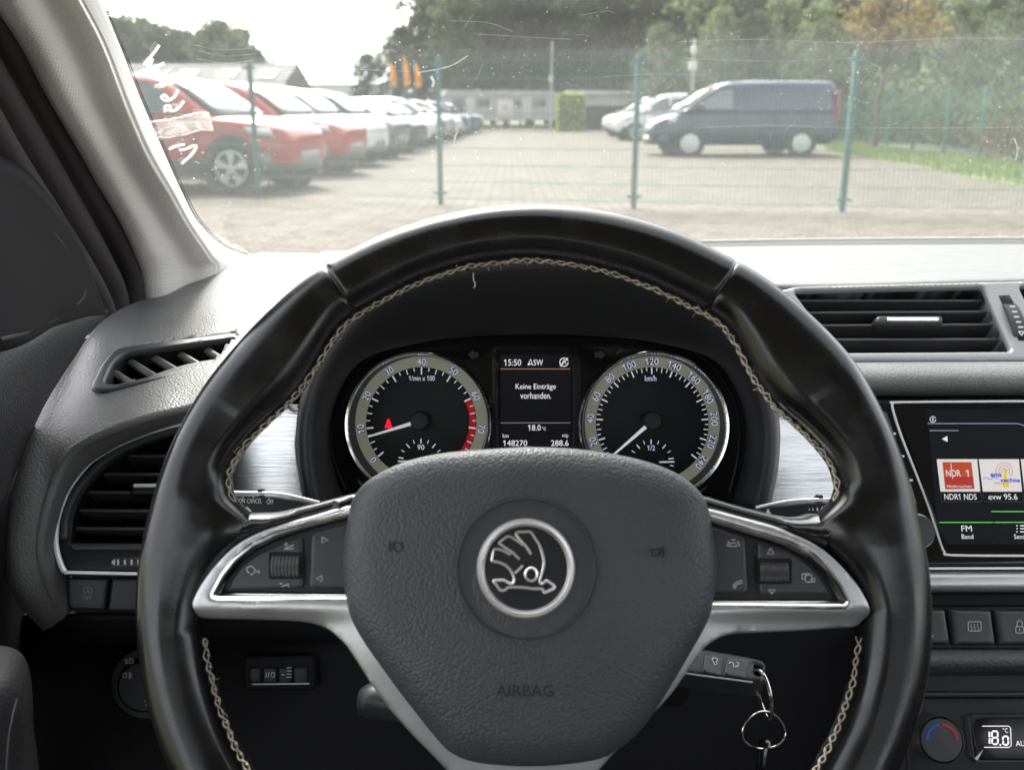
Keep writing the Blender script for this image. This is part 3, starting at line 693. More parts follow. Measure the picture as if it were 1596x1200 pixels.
# cowl over the instruments
arch = [[(480, 800), (469, 720), (470, 640), (505, 545), (580, 452), (700, 402), (840, 384), (980, 402), (1100, 452), (1172, 545), (1207, 640), (1209, 720), (1193, 800)],
        [(486, 798), (474, 720), (475, 642), (509, 550), (584, 460), (703, 412), (840, 394), (977, 412), (1096, 460), (1168, 550), (1202, 642), (1203, 720), (1188, 798)],
        [(500, 794), (486, 718), (489, 645), (522, 562), (594, 488), (708, 446), (840, 434), (972, 446), (1086, 488), (1156, 562), (1188, 645), (1190, 718), (1175, 794)],
        [(526, 788), (505, 708), (512, 628), (556, 558), (650, 524), (740, 512), (840, 507), (940, 512), (1030, 524), (1122, 558), (1166, 628), (1172, 708), (1152, 788)],
        [(533, 785), (511, 704), (518, 624), (562, 556), (655, 528), (742, 517), (840, 512), (938, 517), (1025, 528), (1116, 556), (1160, 624), (1166, 704), (1146, 785)]]
dd = [.70, .612, .606, .655, .69]
sw_ = [0, 0, 0, .3, .6, .9, 1, .9, .6, .3, 0, 0, 0]
m_cowl = M('cowl_plastic', (.026, .026, .028), .55, grain=('noise', 1200, .25, .0004))
part('cowl', MB().patch([[P(x, y, d + (.02 if k == 0 else -.012) * s) for (x, y), s in zip(a, sw_)] for k, (a, d) in enumerate(zip(arch, dd))], 7, 7), m_cowl, dash, solid=-.003, sharp=0)
# brushed side inlays
SP = Frame(P(840, 720, .668), 14)
part('brushed_inlay', MB().pillow(SP, SP.pts([(330, 632), (462, 632), (469, 640), (464, 690), (466, 720), (476, 765), (490, 800), (330, 800)]), 0, .002, .002, .006, depth=.01), m_brush, dash)
part('brushed_inlay', MB().pillow(SP, SP.pts([(1208, 640), (1214, 634), (1350, 640), (1350, 805), (1176, 805), (1193, 765), (1206, 715)]), 0, .002, .002, .006, depth=.01), m_brush, dash)

# centre air vents
V_ = plane3(P(1220, 455, .772), P(1640, 440, .785), P(1450, 562, .742))
vout = rpoly([(1211, 456), (1240, 449), (1400, 445), (1760, 437), (1760, 566), (1318, 567), (1304, 558)], 9)
h1 = rpoly([(1236, 458), (1529, 451), (1573, 550), (1306, 552)], 6); h2 = rpoly([(1586, 450), (1745, 447), (1745, 549), (1632, 549)], 6)
cv = part('air_vent', MB().pillow(V_, V_.pts(vout), -.001, .005, .003, .005, holes=[V_.pts(h1), V_.pts(h2)], depth=.02), m_vsilver, dash)
for h in (h1, h2): part('duct', MB().pillow(V_, V_.pts(h), -.05, 0, 0, .02, depth=-.049), m_void, cv)
for (a, b) in (((1238, 468), (1536, 468)), ((1246, 487), (1545, 485)), ((1262, 507), (1556, 505)), ((1284, 529), (1566, 528)), ((1590, 468), (1740, 466)), ((1600, 486), (1740, 485)), ((1608, 506), (1740, 505)), ((1618, 528), (1740, 527))):
    q = MB(); slat(q, V_.px(*a, -.004), V_.px(*b, -.004), V_.n, .026, .0024, -.10); part('slat', q, m_slat, cv)
tb = part('tab', MB().pillow(V_, V_.pts(rrect(1362, 493, 1470, 508, 7)), -.004, .007, .003, .003, depth=.004), m_slat, cv)
part('tab_chrome', MB().pillow(V_, V_.pts(rrect(1380, 498, 1461, 504, 2.5)), .0025, .0012, .0006, .003, depth=.001), m_chrome, cv)
q = MB()
for x in range(1270, 1560, 26):
    A, B = V_.px(x, 462, -.032), V_.px(x + 10, 546, -.032); q.box((A + B) / 2, ((B - A).length, .012, .0014), ((B - A).normalized(), V_.n, (B - A).cross(V_.n).normalized()))
part('rear_vane', q, m_black, cv, kind='stuff')
part('wheel_slot', MB().pillow(V_, V_.pts([(1556, 461), (1573, 460), (1612, 531), (1588, 531)], .004), .0042, .0003, .0002, .005, depth=.001), m_void, cv)
thumb(V_, 1583, 497, 21, 62, .006, cv, True)
q = MB(); strokes(q, V_, [[(1574 + i * 3.2, 478 + 8 * i), (1582 + i * 3.2, 478 + 8 * i)] for i in range(5)] + [[(1588, 517), (1596, 517), (1592, 523), (1588, 517)]], 2.2, .0118, .0002); part('thumb_marks', q, m_white, cv)

part('vent_backing', MB().patch([[P(x, y, d) for x in (1080, 1300, 1600, 1900, 2200)] for y, d in ((444, .835), (500, .83), (560, .81), (640, .79))], 4, 4), m_black, dash, solid=-.004)
part('glovebox_panel', MB().patch([[P(x, y, d + (x - 1780) * .0001) for x in (1775, 1900, 2050, 2250)] for y, d in ((606, .745), (640, .715), (760, .70), (900, .695), (1100, .69), (1300, .70))], 4, 4), m_dash, dash, solid=-.004)
# padded ledge below the vents
rows = []
for y, d in ((569, .745), (574, .722), (584, .712), (597, .708), (606, .712), (612, .725), (614, .76)): rows.append([P(x, y + (x - 1400) * -.002, d) for x in (1180, 1300, 1450, 1620, 2050)])
part('padded_ledge', MB().patch(rows, 5, 5), m_dash, dash, solid=-.003, sharp=0)
part('ledge_trim', MB().tube([P(1320, 615, .722), P(1760, 613, .722)], .0011, 6), m_black, dash)

# centre stack
S = Frame(P(1500, 800, .685), 30)
part('stack_panel', MB().pillow(S, S.pts([(1335, 616), (1790, 612), (1790, 1300), (1400, 1300), (1380, 1000), (1350, 760)]), -.012, .004, .003, .012, depth=.05), m_black, dash)
part('silver_strip', MB().pillow(S, S.pts([(1400, 889), (1790, 888), (1790, 921), (1400, 922)], .004), -.004, .007, .006, .004, depth=.006), m_silver, dash)
part('chrome_line', MB().tube([S.px(1400, 886, .003), S.px(1790, 885, .003)], .0009, 6), m_bright, dash)
part('shadow_gap', MB().pillow(S, S.pts([(1400, 923), (1790, 922), (1790, 945), (1400, 946)], .0), -.008, .003, .002, .006, depth=.004), m_dash_low, dash)
for k, L in enumerate(([(1400, 949), (1476, 949), (1485, 1005), (1400, 1006)], [(1482, 949), (1548, 950), (1556, 1006), (1489, 1006)], [(1552, 950), (1622, 950), (1630, 1006), (1560, 1006)], [(1626, 950), (1700, 950), (1708, 1006), (1634, 1006)])):
    pb = part('push_button', MB().pillow(S, S.pts(rpoly(L, 3), .001), -.006, .006, .003, .004, depth=.006), m_panel, dash)
    q = MB()
    if k == 1: strokes(q, S, [rrect(1509, 968.5, 1529, 983, 2) + [(1527, 968.5)]], 1.1, .0004, .0002); strokes(q, S, [[(x, 972), (x - 1, 975), (x + 1, 978), (x, 981), (x + 1, 984)] for x in (1514, 1519, 1524)], 1, .0004, .0002)
    elif k == 2: strokes(q, S, [rrect(1583, 976, 1595, 986, 2) + [(1593, 976)], [(1585, 976), (1585, 970), (1587, 967), (1591, 967), (1593, 970), (1593, 976)], [(1589, 979), (1589, 983)]], 1.2, .0004, .0002)
    elif k == 0: strokes(q, S, [circ(1447, 972, 5, 12)], 1.1, .0004, .0002); strokes(q, S, [[(1446, 991), (1455, 991)]], 2.5, .0004, .0002)
    if q.v: part('symbol', q, m_dim, pb)
m_ledge2 = M('coarse_plastic', (.032, .033, .036), .6, grain=('leather', 420, .6, .0009))
part('grained_ledge', MB().pillow(S, S.pts([(1380, 1011), (1790, 1011), (1790, 1056), (1380, 1056)], .01), -.010, .020, .012, .004, depth=.004), m_ledge2, dash, sharp=0)
part('trim_line', MB().tube([S.px(1400, 1081, -.004), S.px(1790, 1080, -.004)], .0008, 6), m_smooth, dash)

# ------------------------------------------------------------------ instrument cluster
C = Frame(P(840, 655, .672), 20)
clu = thing('instrument_cluster', 'instrument cluster with two round dials and a small lit display under the cowl', 'instrument cluster', tuple(C.o))
m_dial = M('dial_black', (.010, .011, .014), .35)
m_band = M('dial_band', (.29, .29, .225), .5, emit=(.5, .52, .40), estr=.2)
m_num = M('dial_numeral', (.6, .6, .7), .5, emit=(.75, .75, 1), estr=.6)
m_numdark = M('numeral_outline', (.035, .04, .10), .5)
m_tick = M('dial_tick', (.7, .7, .72), .5, emit=(.9, .9, 1), estr=.45)
m_red = M('redline', (.45, .01, .012), .5, emit=(1, .02, .03), estr=.22)
m_lamp = M('warning_lamp', (.5, .0, .0), .5, emit=(1, .01, .03), estr=1.0)
part('backing', MB().pillow(C, C.pts([(470, 800), (490, 640), (560, 540), (700, 500), (980, 500), (1120, 540), (1185, 640), (1195, 800)]), -.03, .001, .001, .012, depth=.01), m_gloss, clu)
frm = part('dial_hood', MB().pillow(C, C.pts(T2(cat([(478, 810), (488, 700), (500, 620), (560, 545), (700, 508), (840, 500), (980, 508), (1110, 545), (1175, 620), (1190, 700), (1192, 810)], n=4))), -.012, .002, .002, .008,
      holes=[C.pts(circ(651, 661, 113, 48)), C.pts(circ(1020, 663, 116, 48)), C.pts(rrect(772, 546, 898, 760, 4))], depth=.018), m_gloss, clu)
part('lens_edge', MB().tube([C.w(u, v, -.009) for u, v in C.pts(T2(cat([(538, 764), (516, 700), (528, 628), (580, 556), (690, 526), (840, 520), (985, 526), (1095, 556), (1146, 628), (1152, 700), (1138, 768)], n=5)), -.009)], .0012, 6), m_black, clu)
def dial(name, bez, dc, rb, ro_, ri_, hub, numerals, per, ticks, unit, needle, sub, subneedle, lab):
    k = C.scale(*dc); bu, bv = C.at(*bez, -.004); br_ = rb * k; D0 = -.016; du, dv_ = C.at(*dc, D0); r0, r1 = ro_ * k * 1.02, ri_ * k * 1.02
    d = part(name, MB().lathe(C, (du, dv_), [(.0003, D0), (r1 * .5, D0), (r1, D0)], 64), m_dial, clu, label=lab)
    part('chrome_bezel', MB().lathe(C, (bu, bv), [(br_ * 1.035, -.010), (br_ * 1.03, -.0035), (br_ * 1.01, -.002), (br_ * .985, -.003), (br_ * .975, -.006)], 72), m_chrome, d)
    n = 72; V = []                                                    # sloping grey wall between bezel and dial
    for i in range(n):
        a = 2 * pi * i / n; V += [C.w(bu + br_ * .978 * cos(a), bv + br_ * .978 * sin(a), -.006), C.w(du + r0 * cos(a), dv_ + r0 * sin(a), D0 + .0002)]
    part('bezel_wall', MB().add(V, [(2 * i, 2 * ((i + 1) % n), 2 * ((i + 1) % n) + 1, 2 * i + 1) for i in range(n)]), m_smooth, d)
    part('numeral_band', MB().lathe(C, (du, dv_), [(r1, D0), (r1, D0 + .0006), (r0, D0 + .0006), (r0, D0)], 72), m_band, d)
    pol = lambda a, r: (du + r * sin(R(a)), dv_ + r * cos(R(a)))
    for s, a in numerals:
        wd = hn = (r0 - r1) * .62; c = pol(a, (r0 + r1) / 2)
        o = MB(); text(o, C, s, *dc, hm=hn * 1.16, h=D0 + .0008, rot=-R(a), centre_uv=c, bold=.08); no = part('numeral', o, m_numdark, d)
        o = MB(); text(o, C, s, *dc, hm=hn, h=D0 + .0010, rot=-R(a), centre_uv=c, bold=-.004); 
        me = part('numeral_face', o, m_num, d)
    q = MB(); small = []
    for a, ln, wd in ticks:
        p0, p1 = pol(a, r1 * (1 - ln)), pol(a, r1 * .99); q.ribbon(C, [p0, p1], wd * k, D0 + .0004, .0002)
    part('tick_mark', q, m_tick, d, kind='stuff')
    q = MB(); text(q, C, unit[0], *unit[1], unit[2], unit[3], D0 + .0005); part('lettering', q, m_num, d)
    hu, hv = C.at(*hub, -.006)
    a = needle; tip = pol(a, r1 * .98); q = MB()
    dx, dy = tip[0] - hu, tip[1] - hv; L = math.hypot(dx, dy); dx, dy = dx / L, dy / L; V = []
    for t, wd in ((.004, 3.0), (L, 1.1)):
        for s in (1, -1): V += [C.w(hu + dx * t - dy * s * wd * k, hv + dy * t + dx * s * wd * k, -.0092 if t < .02 else -.012), C.w(hu + dx * t - dy * s * wd * k, hv + dy * t + dx * s * wd * k, -.0105 if t < .02 else -.013)]
    part('needle', q.add(V, [(0, 2, 6, 4), (0, 4, 5, 1), (2, 3, 7, 6), (4, 6, 7, 5), (1, 5, 7, 3), (0, 1, 3, 2)]), m_tick, d)
    part('needle_hub', MB().lathe(C, (hu, hv), [(.0066 * 1.05, -.015), (.0066, -.0075), (.0058, -.0065), (.0002, -.0063)], 32), m_panel, d)
    # small gauge
    sx, sy = sub; su, sv = C.at(sx, sy, D0); q = MB()
    for i in range(-5, 6):
        a2 = i * 20; big = i % 2 == 0
        p0 = (su + (28 if big else 30) * k * sin(R(a2)), sv + (28 if big else 30) * k * cos(R(a2))); p1 = (su + 36 * k * sin(R(a2)), sv + 36 * k * cos(R(a2))); q.ribbon(C, [p0, p1], (1.6 if big else 1.1) * k, D0 + .0004, .0002)
    part('small_tick', q, m_tick, d, kind='stuff')
    q = MB(); q.ribbon(C, [(su + subneedle * 12 * k, sv), (su + subneedle * 36 * k, sv + .5 * k)], 2 * k, D0 + .002, .0005); part('small_needle', q, m_tick, d)
    part('small_hub', MB().lathe(C, (su, sv), [(.0045, D0), (.0042, D0 + .004), (.0002, D0 + .0042)], 24), m_black, d)
    q = MB(); text(q, C, '90' if name == 'tachometer' else '1/2', sx, sy - 22, 11 if name == 'tachometer' else 12, 8, D0 + .0005); part('small_lettering', q, m_num, d)
    return d, du, dv_, r1, D0, k
A0 = -128.5
tt = [(A0 + 3.2125 * v, .135 if v % 10 == 0 else (.10 if v % 5 == 0 else .075), 2.0 if v % 10 == 0 else 1.3) for v in [2.5 * i for i in range(33)]]
d, du, dv_, r1, D0, k = dial('tachometer', (651, 661), (656.5, 658), 112, 103, 86.5, (653, 656), [(str(v), A0 + 3.2125 * v) for v in range(0, 80, 10)], 0, tt, ('1/min x 100', (657.5, 589.5), 41, 8), -105.5, (656, 719), -1, 'rev counter dial with red zone')
q = MB()
for i in range(20):
    a0, a1 = A0 + 3.2125 * (60 + i) + .35, A0 + 3.2125 * (61 + i) - .35
    L = [(du + r * sin(R(a)), dv_ + r * cos(R(a))) for a, r in ((a0, r1 * .985), (a1, r1 * .985), (a1, r1 * .875), (a0, r1 * .875))]
    q.add([C.w(u, v, D0 + .0003) for u, v in L], [(0, 3, 2, 1)])
part('red_zone', q, m_red, d, kind='stuff')
q = MB(); q.pillow(C, C.pts([(600, 667), (600, 664), (602, 660), (603, 655), (605.5, 652), (608, 655), (609, 660), (611, 664), (611, 667)], D0), D0 + .0003, .0002, 0, .002, depth=.0001); part('belt_lamp', q, m_lamp, d)
st = [(A0 + 1.0708 * v, .125 if v % 20 == 0 else (.09 if v % 10 == 0 else .07), 2.0 if v % 20 == 0 else 1.3) for v in range(0, 241, 5)]
dial('speedometer', (1020, 663), (1016.5, 660), 115, 105.5, 88.5, (1018, 656), [(str(v), A0 + 1.0708 * v) for v in range(20, 241, 20)], 0, st, ('km/h', (1014, 589.5), 18, 9), -128.5, (1015, 720), 1, 'speed dial up to 240 with its needle at zero')
# central display
m_disp = M('display_black', (.006, .007, .010), .25, emit=(.02, .02, .035), estr=.12)
m_dtxt = M('display_text', (.5, .5, .5), .5, emit=(.95, .93, 1), estr=.75)
m_dline = M('display_line', (.4, .2, .1), .5, emit=(1, .55, .35), estr=.30)
m_dline2 = M('display_line_grey', (.3, .3, .35), .5, emit=(.6, .55, .8), estr=.30)
dsp = part('display', MB().pillow(C, C.pts(rect(779, 552, 890, 740), -.014), -.015, .001, 0, .01, depth=.002), m_disp, clu)
q = MB(); dh = -.0135
for s, x, y, wd, hh in (('15:50', 799, 565, 27, 10), ('SW', 839, 565, 15, 9.5), ('Keine Einträge', 835, 603.5, 64, 11), ('vorhanden.', 835, 616.5, 49, 10), ('18.0', 833, 666.5, 20, 9), ('°C', 848, 668, 6, 5), ('km', 788, 679, 9, 6), ('trip', 881, 679.5, 10, 7), ('148270', 803, 690.5, 38, 9), ('288.6', 872.5, 690.5, 28, 9)):
    q = MB(); text(q, C, s, x, y, wd, hh, dh); part('lettering', q, m_dtxt, dsp)
q = MB(); strokes(q, C, [[(823, 569), (827, 560), (830, 569), (826.5, 567), (823, 569)]], 1.6, dh, .0001)
strokes(q, C, [circ(879, 564.5, 6.5, 18)], 1.3, dh, .0001); strokes(q, C, [[(873, 571), (885, 558)], [(876, 567), (879, 560), (882, 567)]], 1.3, dh, .0001)
part('display_symbol', q, m_dtxt, dsp, kind='stuff')
part('upper_line', strokes(MB(), C, [[(780, 575), (889, 575)]], 1.0, dh, .0001), m_dline, dsp)
part('lower_line', strokes(MB(), C, [[(780, 659), (889, 659)]], 1.0, dh, .0001), m_dline2, dsp)
part('display_frame', MB().pillow(C, C.pts([(766, 544), (908, 544), (912, 780), (762, 780)], -.008), -.012, .003, .002, .006, holes=[C.pts(rect(778, 551, 891, 741), -.010)], depth=.004), m_black, clu)
m_arrow = M('unlit_arrow', (.035, .037, .04), .5)
for s, x in ((-1, 738), (1, 935)):
    part('turn_arrow', MB().pillow(C, C.pts([(x + s * 9, 553), (x, 545), (x, 549), (x - s * 8, 549), (x - s * 8, 557), (x, 557), (x, 561)], -.009), -.0099, .0006, 0, .004, depth=.0005), m_arrow, clu)

# ------------------------------------------------------------------ infotainment unit
inf = thing('infotainment_unit', 'glossy black car radio with lit touch screen showing station tiles', 'car radio', tuple(S.o))
part('fascia', MB().pillow(S, S.pts(rpoly([(1338, 621), (1790, 618), (1790, 882), (1440, 884), (1398, 740)], 6), .002), -.006, .008, .003, .006, depth=.01), m_gloss, inf)
cl = [(1790, 624), (1596, 625.5), (1404, 627), (1393, 629), (1391, 636), (1404, 678), (1425, 731), (1446, 785), (1458, 820), (1467, 850), (1472, 860), (1482, 865), (1596, 866), (1790, 866)]
part('chrome_frame', MB().tube([S.w(u, v, .0025) for u, v in S.pts(T2(cat(cl, n=3)), .0025)], .0009, 6), m_bright, inf)
V = [S.px(*q) for q in ((1396, 634, .0022), (1444, 640, .0055), (1462, 818, .0055), (1459, 818, .0022))]; V += [p - S.n * .003 for p in V]  # facet added at an angle to give a bright sky reflection
part('reflection_facet', MB().add(V, [(0, 3, 2, 1), (4, 5, 6, 7), (0, 1, 5, 4), (1, 2, 6, 5), (2, 3, 7, 6), (3, 0, 4, 7)]), m_gloss, inf, sharp=10)
m_scr = M('touch_screen', (.008, .009, .012), .12, emit=(.02, .022, .03), estr=.2, rvar=.08, rscale=160)
SH = .0050
scr = part('screen', MB().pillow(S, S.pts([(1443, 638), (1790, 636), (1790, 846), (1476, 848), (1462, 818)], SH), SH - .001, .001, 0, .012, depth=.003), m_scr, inf)
e = lambda n, c, s: M(n, tuple(q * .3 for q in c), .4, emit=c, estr=s)
m_tile = e('tile_white', (.85, .80, .76), .62); m_tred = e('tile_red', (.55, .07, .02), .62); m_tred2 = e('tile_dark_red', (.50, .03, .015), .6); m_blue = e('tile_blue', (.02, .06, .6), .75); m_yel = e('tile_yellow', (.8, .6, .02), .7); m_green = e('screen_green', (.12, .75, .10), .75); m_lav = e('screen_line', (.45, .45, .65), .5); m_pink = e('tile_ring', (.6, .25, .25), .55); m_lbl = e('screen_text', (.85, .85, .88), .75); m_redtx = e('tile_red_text', (.6, .05, .1), .6)
flat = lambda L, h: MB().pillow(S, S.pts(L, h), h, 0, 0, .02, depth=.0001)
t1 = part('station_tile', flat([(1460, 715.5), (1523, 715.5), (1528, 766), (1466, 766)], SH + .0002), m_tile, inf, label='station tile with orange red square')
part('tile_picture', flat([(1469, 720), (1514, 720), (1516.5, 741), (1471, 741)], SH + .0004), m_tred, t1); part('tile_picture', flat([(1471, 741.2), (1516.5, 741.2), (1519, 761.5), (1473.5, 762.5)], SH + .0004), m_tred2, t1)
q = MB(); text(q, S, 'NDR', 1486, 737.5, 23, 10.5, SH + .0007, bold=.015); text(q, S, '1', 1507.5, 737.5, 4.5, 10.5, SH + .0007); text(q, S, 'Niedersachsen', 1495, 757.5, 38, 5, SH + .0007); strokes(q, S, [[(1482, 722), (1484.5, 746)]], 1.1, SH + .0007, .0001); part('lettering', q, m_tile, t1)
t2 = part('station_tile', flat([(1525.5, 715.5), (1588, 715.5), (1593, 766), (1532, 766)], SH + .0002), m_tile, inf, label='station tile with radio mast')
q = MB(); text(q, S, 'ems', 1552.5, 740.5, 17, 5.5, SH + .0006, bold=.03); text(q, S, 'vechte', 1574, 748, 31, 6.5, SH + .0006, bold=.03); strokes(q, S, [[(1531, 746), (1537, 744), (1543, 747), (1549, 744), (1556, 746)]], .8, SH + .0006, .0001, smooth=3); part('lettering', q, m_blue, t2)
q = MB(); text(q, S, 'WELLE', 1557, 753, 17, 2.8, SH + .0006); part('small_lettering', q, m_redtx, t2)
part('mast', flat([(1565, 731), (1567, 731), (1573, 759), (1563, 759)], SH + .0004), m_yel, t2)
q = MB(); strokes(q, S, [circ(1565, 734, r, 18, -215, 35) for r in (4, 8.5, 13)], .8, SH + .0006, .0001); part('wave_ring', q, m_pink, t2)
t3 = part('station_tile', flat([(1591, 715.5), (1655, 715.5), (1660, 766), (1597, 766)], SH + .0002), m_tile, inf)
q = MB()
for s, x, y, wd, hh in (('NDR1 NDS', 1497, 774, 50, 9), ('evw 95.6', 1563, 774, 45, 9), ('FM', 1506.5, 823.5, 16, 9), ('Band', 1508, 836, 18, 7), ('Sender', 1593, 836, 25, 7)): q = MB(); text(q, S, s, x, y, wd, hh, SH + .0003); part('lettering', q, m_lbl, scr)
q = MB()
strokes(q, S, [circ(1454, 653.5, 4.5, 16)], .9, SH + .0003, .0001); strokes(q, S, [[(1454, 651), (1454, 656)]], 1.4, SH + .0003, .0001)
strokes(q, S, [[(1590, y), (1600, y)] for y in (819, 823.5, 828.5)] + [[(1584, y), (1586, y)] for y in (819, 823.5, 828.5)], 1.6, SH + .0003, .0001)
part('screen_symbol', q, m_lbl, scr, kind='stuff')
part('arrow', flat([(1468, 684), (1476.5, 679.5), (1477, 688.5)], SH + .0003), m_lbl, scr)
q = MB(); strokes(q, S, [[(1446, 660), (1585, 660), (1594, 662), (1600, 668)], [(1449, 671), (1494, 671)]], 1.1, SH + .0003, .0001); part('menu_line', q, m_lav, scr)
q = MB(); strokes(q, S, [[(1464, 814), (1548, 814)], [(1550, 814), (1790, 813)], [(1545, 797), (1790, 797)]], 1.3, SH + .0003, .0001); part('green_line', q, m_green, scr)
q = MB(); strokes(q, S, [[(1466, 767), (1467, 782), (1530, 782), (1528, 767)], [(1532, 767), (1534, 782), (1596, 782), (1594, 767)]], .7, SH + .0003, .0001); part('tile_outline', q, M('faint_line', (.05, .05, .06), .5), scr)
for L in ([(1362, 641), (1383, 641), (1394, 673), (1366, 673)], [(1376, 680), (1396, 680), (1406, 709), (1380, 709)], [(1386, 716), (1408, 716), (1419, 746), (1390, 746)], [(1400, 752), (1420, 752), (1431, 786), (1405, 786)]):
    part('push_button', MB().pillow(S, S.pts(rpoly(L, 3), .003), .001, .0018, .0015, .003, depth=.002), m_panel, inf)
q = MB()
for a, b in (((1382, 676), (1396, 676)), ((1398, 711), (1409, 711)), ((1412, 748.5), (1422, 748.5))): q.tube([S.px(*a, .003), S.px(*b, .003)], .0008, 6)
part('button_divider', q, m_bright, inf)
ku, kv = S.at(1428, 828, .004); kk = S.scale(1428, 828)
part('knob', MB().lathe(S, (ku, kv), [(24 * kk, .001), (24 * kk, .010), (22 * kk, .012), (.0003, .0125)], 40), m_panel, inf)
part('knob_ring', MB().lathe(S, (ku, kv), [(27.5 * kk, .001), (27 * kk, .006), (25.5 * kk, .0072), (24 * kk, .006)], 48), m_bright, inf)

# ------------------------------------------------------------------ climate control
cli = thing('climate_panel', 'climate control panel with red and blue temperature knob below the radio', 'climate control', tuple(S.px(1520, 1150)))
part('fascia', MB().pillow(S, S.pts(rpoly([(1405, 1084), (1790, 1083), (1790, 1290), (1420, 1290)], 5), -.006), -.012, .006, .003, .008, depth=.01), m_gloss if False else m_black, cli)
ku, kv = S.at(1465, 1152, .006); kk = S.scale(1465, 1152)
kn = part('knob', MB().lathe(S, (ku, kv), [(33 * kk, -.008), (32 * kk, .008), (30.5 * kk, .0095), (.0003, .0098)], 48), m_panel, cli)
part('knob_ring', MB().lathe(S, (ku, kv), [(35.5 * kk, -.008), (35.2 * kk, .006), (34.4 * kk, .009), (33.2 * kk, .008)], 56), m_chrome, kn)
for nm, col_, a0, a1 in (('blue_arc', (.01, .07, .42), 180, 264), ('red_arc', (.42, .015, .015), 276, 360)):
    q = MB(); pts_ = [(ku + 23 * kk * cos(R(a)), kv - 23 * kk * sin(R(a))) for a in [a0 + (a1 - a0) * i / 16 for i in range(17)]]; q.ribbon(S, pts_, 4.2 * kk, .0098, .0002); part(nm, q, M(nm, col_, .5), kn)
part('lcd_frame', MB().tube([S.w(u, v, -.003) for u, v in S.pts([(1790, 1114), (1516, 1115), (1509, 1118), (1517, 1180), (1522, 1186), (1790, 1187)], -.003)], .0007, 6), m_smooth, cli)
lcd = part('lcd', MB().pillow(S, S.pts([(1513, 1118), (1790, 1117), (1790, 1183), (1521, 1184)], -.005), -.007, .0022, .001, .008, depth=.002), m_disp, cli)
m_lcd = M('lcd_white', (.5, .5, .5), .5, emit=(1, .92, .93), estr=.85)
q = MB(); LH = -.0042
seg = {'1': 'bc', '8': 'abcdefg', '0': 'abcdef'}
def digit(ch, x, y, w_, h_):
    P7 = {'a': ((0, 0), (1, 0)), 'b': ((1, 0), (1, .5)), 'c': ((1, .5), (1, 1)), 'd': ((0, 1), (1, 1)), 'e': ((0, .5), (0, 1)), 'f': ((0, 0), (0, .5)), 'g': ((0, .5), (1, .5))}
    for s in seg[ch]:
        (ax, ay), (bx, by) = P7[s]; g = .08; strokes(q, S, [[(x + w_ * (ax + (bx - ax) * g) + (y + h_ * ay - 1141) * .05, y + h_ * (ay + (by - ay) * g)), (x + w_ * (bx - (bx - ax) * g), y + h_ * (by - (by - ay) * g))]], 2.6, LH, .0001)
digit('1', 1537, 1139, 5, 20); digit('8', 1546, 1139, 9, 20); digit('0', 1563, 1147, 8, 13); strokes(q, S, [[(1559, 1159), (1559, 1161.5)]], 2.6, LH, .0001)
text(q, S, '°C', 1567, 1137.5, 8, 7, LH); strokes(q, S, [[(1531, 1131), (1572, 1131), (1575, 1134), (1576, 1161), (1573, 1164), (1534, 1164)]], 1.2, LH, .0001); text(q, S, 'AUTO', 1598, 1158, 30, 8, LH); part('lettering', q, m_lcd, lcd)
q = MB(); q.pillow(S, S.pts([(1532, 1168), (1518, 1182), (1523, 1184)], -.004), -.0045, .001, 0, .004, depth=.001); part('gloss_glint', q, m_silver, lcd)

# ------------------------------------------------------------------ column levers, key
ST = Frame(P(840, 790, .56), 26)
def stalk(name, lab, L, chrome, marks, words, bump):
    t = thing(name, lab, 'column lever', tuple(ST.px(*L[0])))
    part('arm', MB().pillow(ST, ST.pts(rpoly(L, 6)), -.012, .012, .0025, .004, depth=.016), m_black, t)
    part('chrome_edge', MB().tube([ST.w(u, v, -.0015) for u, v in ST.pts(T2(cat(chrome, n=4)), -.0015)], .0009, 6), m_bright, t)
    part('slider_nub', MB().lathe(ST, ST.at(*bump, -.004), [(.0019, -.008), (.0018, -.002), (.0012, -.001), (.0002, -.0008)], 16), m_black, t)
    q = MB()
    for s, x, y, wd, hh in words: text(q, ST, s, x, y, wd, hh, .0004)
    strokes(q, ST, marks, 1.6, .0004, .0001)
    return t, q
t, q = stalk('indicator_stalk', 'black indicator lever with cruise control lettering left of the wheel hub', [(330, 768), (430, 771), (468, 777), (500, 786), (580, 800), (580, 840), (330, 840)],
             [(360, 767), (430, 769), (465, 775), (498, 783)], [[(379, 774), (379, 776)], [(395, 774), (395, 776)], [(419.5, 776), (419.5, 778)]], [('ON', 377, 780, 9, 7), ('CANCEL', 396.5, 780.5, 23, 7), ('OFF', 421, 782, 10.5, 7)], (407, 766))
part('lettering', q, m_white, t)
part('slide_mark', MB().pillow(ST, ST.pts([(379, 790), (386, 790), (393, 797), (379, 797)]), .0002, .0003, 0, .003, depth=.0002), m_white, t)
t, q = stalk('wiper_stalk', 'black wiper lever with row of water drop marks right of the wheel hub', [(1360, 778), (1250, 780), (1210, 785), (1176, 793), (1090, 806), (1090, 845), (1360, 845)],
             [(1340, 777), (1250, 779), (1210, 784), (1178, 791)], [], [], (1277, 775))
for x, s in ((1261.5, 1.5), (1267, 2), (1274, 2.6), (1281.5, 3.4)): q.add([ST.px(x + s * .62 * cos(R(a)) * (1 if a < 180 else 1), 794 - (s * .8 * sin(R(a)) if a not in (90,) else s * 1.7), .0004) for a in range(0, 360, 30)], [tuple(range(12))])
q.add([ST.px(1197, 792, .0004), ST.px(1193, 800, .0004), ST.px(1202, 801, .0004)], [(0, 1, 2)])
part('drop_mark', q, m_white, t)
LVf = Frame(P(590, 1095, .50), 35, -10)
lv_ = thing('adjustment_lever', 'black steering column adjustment lever behind the lower left spoke', 'lever', tuple(LVf.o))
